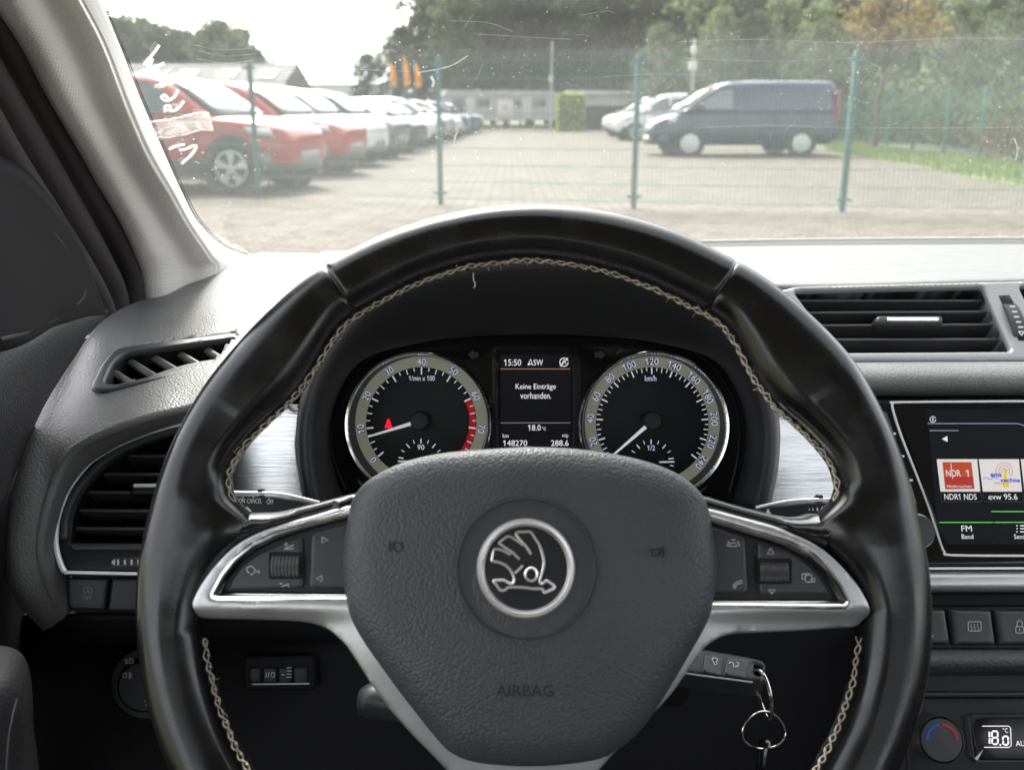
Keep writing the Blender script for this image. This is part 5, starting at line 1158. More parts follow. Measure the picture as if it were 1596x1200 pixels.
def vehicle(name, label, category, sp, paint_, group=None):
    t = thing(name, label, category, (0, 0, 0), group)
    Lh, Wd, wb, wr, zb = sp['L'] / 2, sp['W'] / 2, sp['wb'] / 2, sp['wr'], sp['zb']
    # lower body
    st = sp['stations']; V = []; K = None
    for x, z0, z1, wf in st:
        w_ = Wd * wf; h = z1 - z0; half = [(0, z0), (.80 * w_, z0), (.95 * w_, z0 + .07 * h), (.995 * w_, z0 + .30 * h), (1.0 * w_, z0 + .52 * h), (.975 * w_, z0 + .66 * h), (.985 * w_, z0 + .80 * h), (.94 * w_, z0 + .94 * h), (.84 * w_, z1), (.5 * w_, z1 + .02), (0, z1 + .028)]
        ring_ = half + [(-y, z) for y, z in half[-2:0:-1]]; K = len(ring_); V += [Vector((x, y, z)) for y, z in ring_]
    Fc = [(i * K + k, i * K + (k + 1) % K, (i + 1) * K + (k + 1) % K, (i + 1) * K + k) for i in range(len(st) - 1) for k in range(K)] + [tuple(range(K))[::-1], tuple((len(st) - 1) * K + k for k in range(K))]
    b = part('body', MB().add(V, Fc), paint_, t, sharp=50)
    md = b.modifiers.new('sub', 'SUBSURF'); md.levels = 1; md.render_levels = 1
    # greenhouse
    lev = sp['levels']; V = []; G_ = None
    def lv(z):
        for a, c in zip(lev, lev[1:]):
            if z <= c[0]:
                f = (z - a[0]) / (c[0] - a[0]); return [p + (q - p) * f for p, q in zip(a, c)]
        return lev[-1]
    for z, xf, xr, wf in lev:
        w_ = Wd * wf; loop = [(xf + .07, 0), (xf + .05, .5 * w_), (xf - .02, .88 * w_), (xf - .14, w_), ((xf + xr) / 2, w_ * 1.01), (xr + .12, w_ * .99), (xr + .02, .86 * w_), (xr - .02, .5 * w_), (xr - .03, 0)]
        loop += [(x, -y) for x, y in loop[-2:0:-1]]; G_ = len(loop); V += [Vector((x, y, z)) for x, y in loop]
    Fc = [(i * G_ + k, i * G_ + (k + 1) % G_, (i + 1) * G_ + (k + 1) % G_, (i + 1) * G_ + k) for i in range(len(lev) - 1) for k in range(G_)] + [tuple((len(lev) - 1) * G_ + k for k in range(G_))]
    part('cabin', MB().add(V, Fc), paint_, t, sharp=55)
    # windscreen
    z0, z1 = sp['ws']; mb = MB(); n = 6; V = []
    for j in range(5):
        z = z0 + (z1 - z0) * j / 4; _, xf, xr, wf = lv(z); w_ = Wd * wf
        for i in range(n + 1):
            s = -1 + 2 * i / n; y = s * .86 * w_; x = xf + .07 - .02 * abs(s) - .07 * max(0, abs(s) - .5); V.append(Vector((x + .02, y, z + .012)))
    part('windscreen', mb.add(V, [(j * (n + 1) + i, j * (n + 1) + i + 1, (j + 1) * (n + 1) + i + 1, (j + 1) * (n + 1) + i) for j in range(4) for i in range(n)]), m_cglass, t, solid=.006)
    for poly in sp['windows']:
        for s in (-1, 1):
            V = [Vector((x, s * (Wd * lv(z)[3] * 1.01 + .006), z)) for x, z in poly]; V += [p - Vector((0, s * .02, 0)) for p in V]; n = len(poly)
            part('side_window', MB().add(V, [tuple(range(n)), tuple(range(n, 2 * n))[::-1]] + [(i, (i + 1) % n, n + (i + 1) % n, n + i) for i in range(n)]), m_cglass, t)
    for s in (-1, 1):
        # mirror, lamps
        mx, mz = sp['mirror']; mb = MB(); mb.box((mx, s * (Wd + .09), mz), (.12, .20, .15), ch=.04); part('mirror', mb, sp.get('mm', paint_), t)
        hx, hz, hl, hh = sp['head']; wf = sp['headw']
        mb = MB(); mb.add([Vector((hx, s * Wd * (wf - .30), hz + hh * .35)), Vector((hx - .10, s * Wd * (wf + .0), hz + hh * .5)), Vector((hx - hl, s * (Wd * sp['headb']), hz + hh * .75)), Vector((hx - hl * .8, s * (Wd * sp['headb'] + .01), hz - hh * .1)), Vector((hx - .06, s * Wd * (wf + .03), hz - hh * .5)), Vector((hx + .03, s * Wd * (wf - .30), hz - hh * .5))], [(0, 1, 4, 5), (1, 2, 3, 4)])
        part('headlight', mb, m_lamp_c, t, solid=.02, sharp=0)
        tx, tz, th = sp['tail']; mb = MB(); mb.box((tx + .02, s * Wd * .90, tz), (.08, .15, th), ch=.03); part('tail_light', mb, m_tail, t)
        for x in (wb, -wb):
            fr = Frame(Vector((x, s * (Wd - .11), wr)), n=Vector((0, s, 0)))
            if True:
                ra = wr * (1.30 if sp.get('clad') else 1.16); mb = MB().lathe(fr, (0, 0), [(ra, .07), (ra, .122), (wr * .5, .120)], 28)
                part('wheel_arch', mb, m_clad if sp.get('clad') else m_tyre, t)
            wh = part('tyre', MB().lathe(fr, (0, 0), [(wr * .70, -.09), (wr * .97, -.09), (wr, -.05), (wr, .10), (wr * .97, .128), (wr * .72, .134)], 32), m_tyre, t)
            mb = MB().lathe(fr, (0, 0), [(wr * .72, .132), (wr * .67, .136), (wr * .64, .128)], 32)
            for a in range(sp.get('spokes', 5)):
                th_ = 2 * pi * a / sp.get('spokes', 5) + .3; pts = [(r * cos(th_ + o), r * sin(th_ + o)) for r, o in ((wr * .12, -.5), (wr * .66, -.30), (wr * .66, .30), (wr * .12, .5))]
                mb.add([fr.w(u, v, .131) for u, v in pts] + [fr.w(u, v, .11) for u, v in pts], [(0, 1, 2, 3), (0, 4, 5, 1), (1, 5, 6, 2), (2, 6, 7, 3)])
            mb.lathe(fr, (0, 0), [(wr * .2, .118), (wr * .18, .136), (.001, .138)], 16)
            if sp.get('cap'): mb.lathe(fr, (0, 0), [(wr * .66, .1295), (wr * .4, .1335), (.001, .134)], 28)
            part('rim', mb, m_rim, wh)
            part('hub_shadow', MB().lathe(fr, (0, 0), [(wr * .70, .121), (.001, .121)], 24), m_tyre, wh)
        if sp.get('clad'):
            mb = MB(); mb.box((0, s * (Wd - .005), zb + .10), (wb * 2 - wr * 2.2, .05, .17), ch=.02); part('sill_cladding', mb, m_clad, t)
    gx_, gz, gw, gh = sp['grille']; mb = MB(); mb.box((gx_, 0, gz), (.10, Wd * 2 * gw, gh), ch=.035); gr = part('grille', mb, m_tyre, t)
    mb = MB(); mb.box((gx_ + .056, 0, gz), (.012, .52, .11)); part('number_plate', mb, m_wht, t)
    bx, bz, bh = sp['bumper']; mb = MB(); V = [Vector((bx - .42 * (abs(y) ** 3), y * Wd * 1.005, z)) for z in (bz - bh / 2, bz + bh / 2) for y in (-1, -.85, -.6, -.3, 0, .3, .6, .85, 1)]
    part('bumper', mb.add(V, [(i, i + 1, 10 + i, 9 + i) for i in range(8)]), m_skid if sp.get('clad') else sp.get('bm', paint_), t, solid=-.12, sharp=0)
    mb = MB(); mb.box((-Lh + .02, 0, zb + .25), (.10, Wd * 1.8, .22), ch=.04); part('rear_bumper', mb, m_clad, t)
    # door lines
    for s in (-1, 1):
        q = MB()
        for x in sp['doors']: q.box((x, s * (Wd * 1.0), (zb + sp['belt']) / 2 + .06), (.012, .012, (sp['belt'] - zb) * .72))
        part('door_gap', q, m_tyre, t, kind='stuff')
        for x in sp['handles']: q = MB(); q.box((x, s * (Wd * .985), sp['belt'] - .15), (.20, .03, .035), ch=.01); part('door_handle', q, paint_, t)
    return t
SUV = dict(L=4.2, W=1.80, wb=2.6, wr=.345, zb=.27, belt=1.04, clad=True, spokes=5, mm=m_orange,
    stations=[(-2.06, .45, .98, .74), (-1.98, .36, 1.03, .86), (-1.7, .28, 1.06, .955), (-1.2, .27, 1.06, 1), (0, .27, 1.05, 1), (.8, .27, 1.05, 1), (1.2, .28, 1.03, .99), (1.6, .29, .99, .95), (1.88, .31, .93, .86), (2.03, .36, .84, .74), (2.09, .45, .72, .60)],
    levels=[(1.02, 1.02, -1.98, .93), (1.15, .84, -1.97, .90), (1.35, .55, -1.92, .84), (1.52, .27, -1.84, .77), (1.60, .02, -1.72, .70), (1.635, -.25, -1.5, .60)], ws=(1.06, 1.53),
    windows=[[(.62, 1.08), (.28, 1.38), (-.02, 1.52), (-.30, 1.54), (-.30, 1.07)], [(-.38, 1.07), (-.38, 1.54), (-1.15, 1.53), (-1.15, 1.08)], [(-1.22, 1.09), (-1.22, 1.53), (-1.55, 1.50), (-1.72, 1.14)]],
    mirror=(.58, 1.12), head=(1.93, .82, .42, .10), headw=.80, headb=.965, tail=(-1.98, .95, .22), grille=(1.98, .66, .55, .20), bumper=(2.10, .44, .26), doors=(.78, -.34, -1.2), handles=(-.15, -1.0))
VAN = dict(L=4.97, W=1.99, wb=2.93, wr=.34, zb=.27, belt=1.18, spokes=9, cap=True, bm=m_blk,
    stations=[(-2.44, .34, 1.16, .90), (-2.38, .30, 1.20, .965), (-2.1, .28, 1.22, .99), (-1, .27, 1.22, 1), (.6, .27, 1.22, 1), (1.25, .27, 1.22, 1), (1.6, .28, 1.17, .98), (1.95, .29, 1.08, .94), (2.22, .32, .98, .86), (2.38, .38, .86, .74), (2.44, .46, .72, .60)],
    levels=[(1.19, 1.72, -2.43, .965), (1.40, 1.42, -2.42, .945), (1.65, 1.05, -2.40, .915), (1.83, .78, -2.37, .88), (1.92, .50, -2.32, .82), (1.965, .1, -2.2, .68)], ws=(1.23, 1.83),
    windows=[[(1.36, 1.24), (1.02, 1.52), (.72, 1.70), (.38, 1.71), (.38, 1.23)]], mirror=(1.22, 1.30), head=(2.27, .90, .50, .20), headw=.78, headb=.96, tail=(-2.40, 1.32, .75), grille=(2.33, .62, .50, .22), bumper=(2.46, .42, .24), doors=(1.45, .32, -.75), handles=(.48, -.60))
MPV = dict(L=4.4, W=1.85, wb=2.75, wr=.33, zb=.25, belt=1.10, spokes=7, bm=m_clad,
    stations=[(-2.16, .36, 1.08, .88), (-2.08, .30, 1.12, .95), (-1.8, .26, 1.14, .985), (-.8, .25, 1.13, 1), (.6, .25, 1.12, 1), (1.1, .25, 1.11, .99), (1.5, .27, 1.04, .96), (1.85, .29, .95, .88), (2.05, .33, .85, .76), (2.14, .42, .72, .62)],
    levels=[(1.10, 1.30, -2.14, .95), (1.30, 1.00, -2.13, .925), (1.52, .66, -2.10, .89), (1.68, .38, -2.07, .85), (1.77, .1, -2.0, .78), (1.81, -.3, -1.8, .64)], ws=(1.13, 1.68),
    windows=[[(.98, 1.14), (.62, 1.42), (.34, 1.60), (.02, 1.62), (.02, 1.13)], [(-.06, 1.13), (-.06, 1.62), (-1.0, 1.61), (-1.0, 1.14)]], mirror=(.85, 1.18), head=(1.96, .84, .42, .15), headw=.78, headb=.96, tail=(-2.12, 1.2, .5), grille=(2.02, .62, .5, .18), bumper=(2.14, .42, .24), doors=(1.05, -.02, -1.08), handles=(.14, -.9))
HATCH = dict(SUV); HATCH.update(L=4.1, W=1.77, clad=False, wr=.32, zb=.22, mm=m_blk, bm=m_clad,
    levels=[(.95, 1.00, -1.95, .93), (1.1, .78, -1.92, .89), (1.28, .48, -1.84, .83), (1.42, .18, -1.72, .76), (1.49, -.08, -1.55, .68), (1.52, -.35, -1.3, .58)], ws=(.99, 1.43),
    stations=[(x, z0 - .05, z1 - .07, w_) for x, z0, z1, w_ in SUV['stations']], windows=[[(.55, 1.01), (.22, 1.29), (-.08, 1.42), (-.36, 1.43), (-.36, 1.0)], [(-.44, 1.0), (-.44, 1.43), (-1.15, 1.41), (-1.35, 1.05)]], mirror=(.5, 1.04), head=(1.93, .76, .42, .12), grille=(1.98, .58, .55, .2), bumper=(2.10, .38, .2), belt=.97, tail=(-1.95, .88, .25), doors=(.72, -.4, -1.2))

GR = 'cars parked in a row on the left'
hd = R(-13)
suv = vehicle('parked_suv', 'red sport utility car nearest in the parked row, with star shaped wheel rims', 'car', SUV, m_red_p, GR)
hat = vehicle('parked_car', 'white hatchback', 'car', HATCH, m_wht, GR)
row = [(suv, 'm', None), (suv, 'red sport utility car parked directly behind the nearest red one', None), (suv, 'white sport utility car parked next behind the two red ones', m_wht), (suv, 'dark grey sport utility car parked behind the first white one', m_gry),
       (hat, 'black hatchback with dark bonnet after the dark grey car of the parked row', m_blk), (hat, 'white hatchback with pale grille after the black hatchback', m_wht), (hat, 'grey hatchback seventh along the parked row', m_gry), (suv, 'silver sport utility car just left of the second fence post', m_sil),
       (hat, 'white hatchback half hidden behind the second fence post', m_wht), (suv, 'dark sport utility car just right of the second fence post', m_blk), (hat, 'silver hatchback tenth back in the row, right of the second fence post', m_sil), (suv, 'blue sport utility car near the far end of the parked row', m_blu),
       (hat, 'grey hatchback second from the far end of the parked row', m_gry), (suv, 'white sport utility car at the far end of the parked row', m_wht)]
used = {suv: False, hat: False}
x0, y0, x1, y1 = -4.15 - .70, 14.5, -3.6, 56.0
for k, (src, lab, pm) in enumerate(row):
    f = k / (len(row) - 1); loc = (x0 + (x1 - x0) * f ** .9 - rnd.uniform(0, .25), y0 + (y1 - y0) * f + rnd.uniform(-.15, .15), 0); rz = hd + rnd.uniform(-.02, .02)
    base_p = m_red_p if src is suv else m_wht
    if not used[src] and (pm is None or pm is base_p):
        used[src] = True; src.location = loc; src.rotation_euler = (0, 0, rz)
        if lab != 'm': src['label'] = lab
    else: dup(src, lab, GR, loc, rz, swap=[(base_p, pm)] if pm and pm is not base_p else None)
if not used[hat]: bpy.data.objects.remove(hat)
van = vehicle('panel_van', 'dark navy panel van with steel wheels seen from its side', 'van', VAN, m_nvy)
vg = G(1150, 243); van.scale = (1, 1, .955); van.location = (vg.x + .02, vg.y + .6, 0); van.rotation_euler = (0, 0, R(180 + 4))
GW = 'white vans beyond the navy van'
mp = vehicle('parked_van', 'white small van parked right behind the nose of the navy van', 'van', MPV, m_wht, GW)
mp.location = (6.15, 39.2, 0); mp.rotation_euler = (0, 0, R(180 + 6))
dup(mp, 'white small van furthest back, left of the other white van', GW, (6.45, 46.0, 0), R(180 + 8))

# ------------------------------------------------------------------ trees
def leaf_mat(n, c): return M('leaves_' + n, c, .75, island=.45, var=.25, vscale=.5, trans=.35)
m_bark = M('bark', (.10, .085, .07), .9, var=.3, vscale=6); m_birch = M('birch_bark', (.45, .43, .40), .8, var=.3, vscale=8)
LM = dict(dark=leaf_mat('dark', (.07, .098, .058)), mid=leaf_mat('mid', (.12, .16, .075)), light=leaf_mat('light', (.19, .235, .11)), yellow=leaf_mat('yellow', (.27, .21, .075)), hedge=leaf_mat('hedge', (.05, .08, .025)), golden=leaf_mat('golden', (.48, .53, .09)), brown=leaf_mat('brown', (.13, .09, .045)))
def leaves(mb, cen, rad, n, size, r_):
    for _ in range(n):
        d = Vector([r_.gauss(0, 1) for _ in range(3)]); d = d.normalized() * (r_.random() ** .4); p = Vector(cen) + Vector((d.x * rad[0], d.y * rad[1], d.z * rad[2]))
        a = Vector([r_.gauss(0, 1) for _ in range(3)]).normalized(); b = a.cross(Vector([r_.gauss(0, 1) for _ in range(3)])).normalized(); s = size * r_.uniform(.6, 1.3)
        mb.add([p + a * s, p + b * s * .55, p - a * s, p - b * s * .55], [(0, 1, 2, 3)])
def tree(name, label, h, cr, z0, lm, seed, bark=m_bark, group=None, clumps=46, per=85, size=.16, lean=.0):
    r_ = random.Random(seed); t = thing(name, label, 'tree', (0, 0, 0), group)
    mb = MB(); tr = [Vector((0, 0, -.1))]
    for k in range(1, 7): tr.append(Vector((r_.gauss(0, .012 * h) + lean * k * .3, r_.gauss(0, .012 * h), h * .9 * k / 6)))
    mb.tube(cat(tr, n=3), [max(.02, .022 * h * (1 - i / 19) ** .8) for i in range(19)], 8)
    cr_ = MB()
    for i in range(clumps):
        zf = z0 + (1 - z0) * ((i + r_.random()) / clumps); prof = (sin(pi * min(1, max(.05, (zf - z0) / (1 - z0) * .86 + .10)))) ** .65
        a = r_.uniform(0, 2 * pi); rr = cr * prof * r_.uniform(.25, 1.0); c = Vector((cos(a) * rr + lean * zf * 2, sin(a) * rr, h * zf))
        base_ = tr[min(6, int(zf * 5))].lerp(Vector((0, 0, h * zf * .8)), .5); mb.tube([base_, base_.lerp(c, .5) + Vector((0, 0, .1)), c], [.012 * h * (1.1 - zf) + .02, .03, .012], 5)
        s = cr * r_.uniform(.15, .34); leaves(cr_, c, (s, s, s * .75), per, size, r_)
    part('trunk', mb, bark, t, sharp=0); part('crown', cr_, lm, t, sharp=0)
    return t
GF = 'trees of the wood beyond the car park'
protoT = [tree('broadleaf_tree', '', 13, 3.6, .16, LM['dark'], 11, group=GF, clumps=130, per=55, size=.22), tree('broadleaf_tree', '', 14.5, 3.4, .12, LM['mid'], 12, group=GF, clumps=130, per=55, size=.22), tree('broadleaf_tree', '', 12, 3.0, .10, LM['light'], 13, group=GF, clumps=120, per=55, size=.21)]
GN = 'trees close behind the right fence'
protoN = [tree('young_birch', '', 7.5, 2.1, .06, LM['light'], 21, m_birch, GN, clumps=110, per=60, size=.11), tree('young_birch', '', 8.5, 2.3, .05, LM['mid'], 22, m_birch, GN, clumps=110, per=60, size=.11), tree('young_birch', '', 7.0, 2.0, .04, LM['dark'], 23, m_bark, GN, clumps=110, per=60, size=.11)]
done = set()
def plant(proto, label, x, y, s, rz=None, sz=None):
    rz = rnd.uniform(0, 6.28) if rz is None else rz; sc = (s, s, s * (sz or 1))
    if proto not in done:
        done.add(proto); proto.location = (x, y, 0); proto.rotation_euler = (0, 0, rz); proto.scale = sc; proto['label'] = label; return proto
    return dup(proto, label, proto['group'], (x, y, 0), rz, sc)
far_lab = 'dark tree among the far wood behind the parked cars'
rT = random.Random(5)
# second row of the wood: x px of trunk, distance, top y px
for i, (xp, dist, ty, k) in enumerate([(585, 80, 96, 0), (632, 76, 62, 0), (672, 78, 18, 0), (715, 74, -10, 1), (752, 80, -6, 0), (790, 76, -30, 0), (828, 82, 4, 1), (862, 76, -25, 0), (897, 84, 12, 0), (935, 72, -60, 0), (972, 76, -60, 1), (1012, 70, -90, 1), (1050, 66, -100, 0), (1090, 62, -120, 1), (1135, 58, -140, 2), (1180, 60, -140, 1), (1230, 56, -150, 0), (1285, 58, -150, 1), (1340, 54, -150, 0), (1400, 56, -160, 1), (1465, 52, -160, 0), (1530, 54, -170, 1), (1600, 50, -170, 2), (1680, 52, -170, 1)]):
    hgt = 1.1 + (175 - ty) / F * dist; pr = protoT[k]; ph = (13, 14.5, 12)[k]
    nm = ('dark', 'mid green', 'light green')[k]
    where = ('first from the left edge of the wood, lowest one', 'second from the left edge of the wood', 'third from the left, above the orange flags', 'above the second fence post', 'right of the second fence post', 'left of the far lamp post', 'just above the first lamp post', 'right of the first lamp post', 'with a gap of sky over it', 'left of the third fence post', 'close left of the third fence post', 'above the third fence post', 'behind the tall pole', 'above the nose of the navy van', 'above the navy van front window', 'above the middle of the navy van', 'above the rear of the navy van', 'behind the yellowing birch', 'above the fourth fence post', 'behind right of the yellow leaves', 'high behind the right birches', 'tall by the right edge', 'at the right edge of view', 'beyond the right edge of view')[i]
    plant(pr, f'{nm} broadleaf tree {where}', (xp - 798) / F * dist, dist, hgt / ph * 1.02, sz=1.0)
for i, (xp, dist) in enumerate([(690, 92), (770, 95), (850, 98), (930, 94), (1000, 90), (1080, 84), (1160, 80), (1240, 78), (1330, 76), (1420, 74), (1510, 72), (1600, 70)]):
    plant(protoT[i % 2], 'shaded tree in the last row of the wood, mostly hidden, ' + ('behind the flags', 'above the second fence post', 'above the far lamp post', 'above the clipped hedge', 'above the third fence post', 'above the tall pole', 'above the navy van cab', 'above the navy van roof', 'above the yellow leaves', 'right of the yellow leaves', 'above the right fence', 'at the right edge')[i], (xp - 798) / F * dist, dist, 1.15)
protoL = [tree('rounded_tree', '', 10, 3.6, .03, LM['dark'], 51, group='trees over the dark roof', clumps=120, per=55, size=.24), tree('rounded_tree', '', 9, 3.4, .03, LM['mid'], 52, group='trees over the dark roof', clumps=120, per=55, size=.24)]
for i, (xp, dist, ty) in enumerate([(160, 95, 40), (195, 98, 44), (225, 94, 52), (255, 100, 50), (285, 97, 60), (315, 102, 66), (345, 98, 70), (372, 94, 54), (395, 99, 66), (412, 101, 88)]):
    hgt = 1.1 + (175 - ty) / F * dist
    plant(protoL[i % 2], ('dark', 'mid green')[i % 2] + ' rounded tree over the dark roof, ' + ('half hidden by the windscreen pillar', 'nearest the windscreen pillar in full view', 'above the white letters', 'second right of the white letters', 'third right of the white letters', 'in the middle of the row', 'lowest in the middle of the row', 'tallest, by the first fence post', 'just right of the first fence post', 'last and lowest on the right')[i], (xp - 798) / F * dist, dist, hgt / (10, 9)[i % 2] * 1.02)
for i, (xp, dist, ty, k) in enumerate([(1015, 50, 60, 1), (1100, 48, 40, 0), (1150, 44, 45, 2), (1195, 46, 20, 0), (1250, 42, 30, 0), (1310, 44, 40, 1), (1365, 40, 70, 0), (1410, 41, 30, 2), (1455, 36, 20, 0), (1500, 37, 60, 0), (1545, 33, 10, 1), (1590, 34, 40, 0), (1640, 30, 20, 0), (1700, 31, 20, 1)]):
    hgt = 1.1 + (175 - ty) / F * dist; ph = (7.5, 8.5, 7.0)[k]
    where = ('left of the tall pole', 'behind the navy van windscreen', 'behind the navy van cab', 'behind the navy van load bay', 'behind the navy van roof end', 'left of the fourth fence post', 'under the yellow leaves', 'right of the yellow leaves', 'behind the middle of the right fence', 'by the second post of the right fence', 'by the first post of the right fence', 'at the right edge behind the fence', 'past the right edge', 'farthest past the right edge')[i]
    plant(protoN[k], ('light green', 'mid green', 'dark green')[k] + ' young tree ' + where, (xp - 798) / F * dist, dist, hgt / ph * 1.04)
yb = tree('yellowing_birch', 'birch with orange yellow autumn leaves above the right fence', 4.7, 1.7, .66, LM['yellow'], 31, m_bark, clumps=34, per=42, size=.10, lean=.10)
yb.location = ((1345 - 798) / F * 31, 31, 0)
# undergrowth behind the right fence
GB = 'shrubs behind the right fence'
def shrub(name, lab, lm, seed, w_, h, cat_='shrub', group=None, n=700, size=.07):
    r_ = random.Random(seed); t = thing(name, lab, cat_, (0, 0, 0), group); mb = MB()
    for _ in range(14): leaves(mb, (r_.gauss(0, w_ * .35), r_.gauss(0, w_ * .3), h * r_.uniform(.25, .75)), (w_ * .4, w_ * .35, h * .3), n // 14, size, r_)
    st = MB()
    for _ in range(7): st.tube([(0, 0, -.05), (r_.gauss(0, w_ * .15), r_.gauss(0, w_ * .15), h * .4), (r_.gauss(0, w_ * .35), r_.gauss(0, w_ * .3), h * .8)], [.02, .015, .006], 5)
    part('stem', st, m_bark, t); part('foliage', mb, lm, t, sharp=0); return t
sh = [shrub('shrub', '', LM['mid'], 41, 1.3, 1.6, group=GB), shrub('shrub', '', LM['brown'], 42, 1.2, 1.1, group=GB), shrub('shrub', '', LM['light'], 43, 1.4, 1.9, group=GB)]
for i, (xp, yp, k, s) in enumerate([(1640, 256, 1, 1.0), (1600, 247, 1, 1.0), (1580, 240, 2, 1.3), (1545, 236, 1, 1.1), (1520, 232, 0, 1.4), (1500, 229, 1, 1.2), (1475, 226, 2, 1.5), (1450, 223, 0, 1.5), (1425, 221, 2, 1.5), (1400, 219, 0, 1.6), (1375, 216, 0, 1.7), (1350, 214, 2, 1.7), (1320, 211, 0, 1.8), (1285, 209, 2, 2.0), (1240, 207, 0, 2.0), (1190, 206, 2, 2.2), (1130, 205, 0, 2.2), (1085, 204, 0, 2.2)]):
    p = G(xp, yp); kind_ = ('green', 'brown', 'pale green')[k]
    plant(sh[k], f'{kind_} shrub ' + ('past the right edge behind the near fence post', 'low at the right edge', 'leafy at the right edge', 'low between the last two right posts', 'behind the second right fence post', 'low left of the second right post', 'tall behind the third right post', 'behind the middle fence bay', 'pale by the fourth right post', 'behind the fourth right post', 'behind the fifth right post', 'pale by the sixth right post', 'right of the navy van tail', 'just behind the navy van tail', 'behind the navy van load bay', 'behind the navy van middle', 'behind the navy van cab', 'behind the navy van nose')[i], p.x, p.y + .6, s)

# ------------------------------------------------------------------ far buildings, hedge, poles, flags, caravans
m_roofd = M('roof_dark', (.14, .12, .115), .8, var=.2, vscale=1); m_wallp = M('pale_wall', (.62, .60, .57), .8, var=.08, vscale=.6); m_sky_l = M('roof_light', (.75, .72, .66), .4); m_wind = M('window_dark', (.16, .17, .18), .15)
def hall(name, lab, cx, cy, wdt, dep, hw, hr, wall, roof, lights=0, nwin=0, ribs=0, rz=0):
    t = thing(name, lab, 'building', (0, 0, 0)); mb = MB(); mb.box((0, 0, hw / 2), (wdt, dep, hw)); part('wall', mb, wall, t)
    mb = MB(); o = .4; V = [(-wdt / 2 - o, -dep / 2 - o, hw), (wdt / 2 + o, -dep / 2 - o, hw), (wdt / 2 + o, dep / 2 + o, hw), (-wdt / 2 - o, dep / 2 + o, hw), (-wdt / 2 - o, 0, hr), (wdt / 2 + o, 0, hr)]
    ro = part('roof', mb.add(V, [(0, 1, 5, 4), (2, 3, 4, 5), (0, 4, 3), (1, 2, 5), (0, 3, 2, 1)]), roof, t, sharp=20)
    for i in range(lights):
        x = -wdt / 2 + wdt * (i + .6) / lights; mb = MB(); n = Vector((0, -(hr - hw), dep / 2 + o)).normalized(); c = Vector((x, -dep / 4 - o / 2, (hw + hr) / 2)) + n * .05
        mb.box(c, (1.1, dep * .17, .12), (Vector((1, 0, 0)), n.cross(Vector((1, 0, 0))), n)); part('roof_light', mb, m_sky_l, ro)
    for i in range(nwin):
        x = -wdt / 2 + wdt * (i + .5) / nwin; mb = MB(); mb.box((x, -dep / 2 - .02, hw * .55), (wdt / nwin * .5, .08, hw * .4)); part('window', mb, m_wind, t)
    if ribs:
        mb = MB()
        for i in range(ribs): mb.box((-wdt / 2 + wdt * (i + .5) / ribs, -dep / 2 - .03, hw * .62), (wdt / ribs * .4, .06, hw * .7))
        part('wall_rib', mb, wall, t, kind='stuff')
    t.location = (cx, cy, 0); t.rotation_euler = (0, 0, rz); return t
at = lambda xp, d: (xp - 798) / F * d
hall('workshop_hall', 'long low hall with dark roof and pale roof lights behind the red cars', at(300, 62), 66, 13, 9, 2.6, 4.2, m_wallp, m_roofd, lights=5, nwin=5)
hall('white_hall', 'low white flat hall between the dark roof and the wood', at(500, 80), 84, 11, 8, 3.3, 3.9, m_wht, m_wht, nwin=4)
hall('grey_hall', 'long pale ribbed hall behind the white vans', at(1010, 66), 70, 11, 6, 2.3, 2.6, m_wallp, m_wallp, ribs=40)
def wallbox(name, lab, x0p, x1p, y0p, d, mat_, cap, post=5):
    t = thing(name, lab, 'wall', (0, 0, 0)); xa, xb = at(x0p, d), at(x1p, d); h = 1.1 + (175 - y0p) / F * d
    mb = MB(); mb.box(((xa + xb) / 2, d, h / 2), (xb - xa, .2, h)); part('panel', mb, mat_, t)
    mb = MB(); mb.box(((xa + xb) / 2, d, h + .05), (xb - xa + .1, .3, .1)); part('coping', mb, cap, t)
    for i in range(post): mb = MB(); mb.box((xa + (xb - xa) * (i + .5) / post, d - .14, h / 2), (.12, .1, h)); part('post', mb, mat_, t)
    return t
wallbox('board_wall', 'dark green board wall under the ribbed hall, left of the white vans', 908, 1010, 168, 62, M('dark_boards', (.05, .06, .055), .8), m_clad)
# clipped hedge
def hedge(lab, x0p, x1p, y0p, d, dep):
    t = thing('clipped_hedge', lab, 'hedge', (0, 0, 0)); xa, xb = at(x0p, d), at(x1p, d); h = 1.1 + (175 - y0p) / F * d; r_ = random.Random(9); mb = MB(); mt = MB()
    for _ in range(3800):
        p = Vector((r_.uniform(xa, xb), d + r_.uniform(0, dep), r_.uniform(0, h))); f = r_.randrange(3)
        if f == 0: p.y = d + r_.uniform(-.05, .1)
        elif f == 1: p.z = h + r_.uniform(-.12, .05)
        else: p.x = (xa if r_.random() < .5 else xb) + r_.uniform(-.06, .06)
        a = Vector([r_.gauss(0, 1) for _ in range(3)]).normalized(); b = a.cross(Vector((r_.random(), r_.random(), 1))).normalized(); s = .13
        mb.add([p + a * s, p + b * s * .6, p - a * s, p - b * s * .6], [(0, 1, 2, 3)])
    mt.box(((xa + xb) / 2, d + dep / 2, h / 2), (xb - xa - .1, dep - .1, h - .1)); part('core', mt, LM['hedge'], t); part('foliage', mb, LM['golden'], t, sharp=0); return t
hedge('square clipped yellow green hedge at the end of the lane', 868, 905, 150, 58, 2.0)
GP = 'lamp posts beyond the fence'
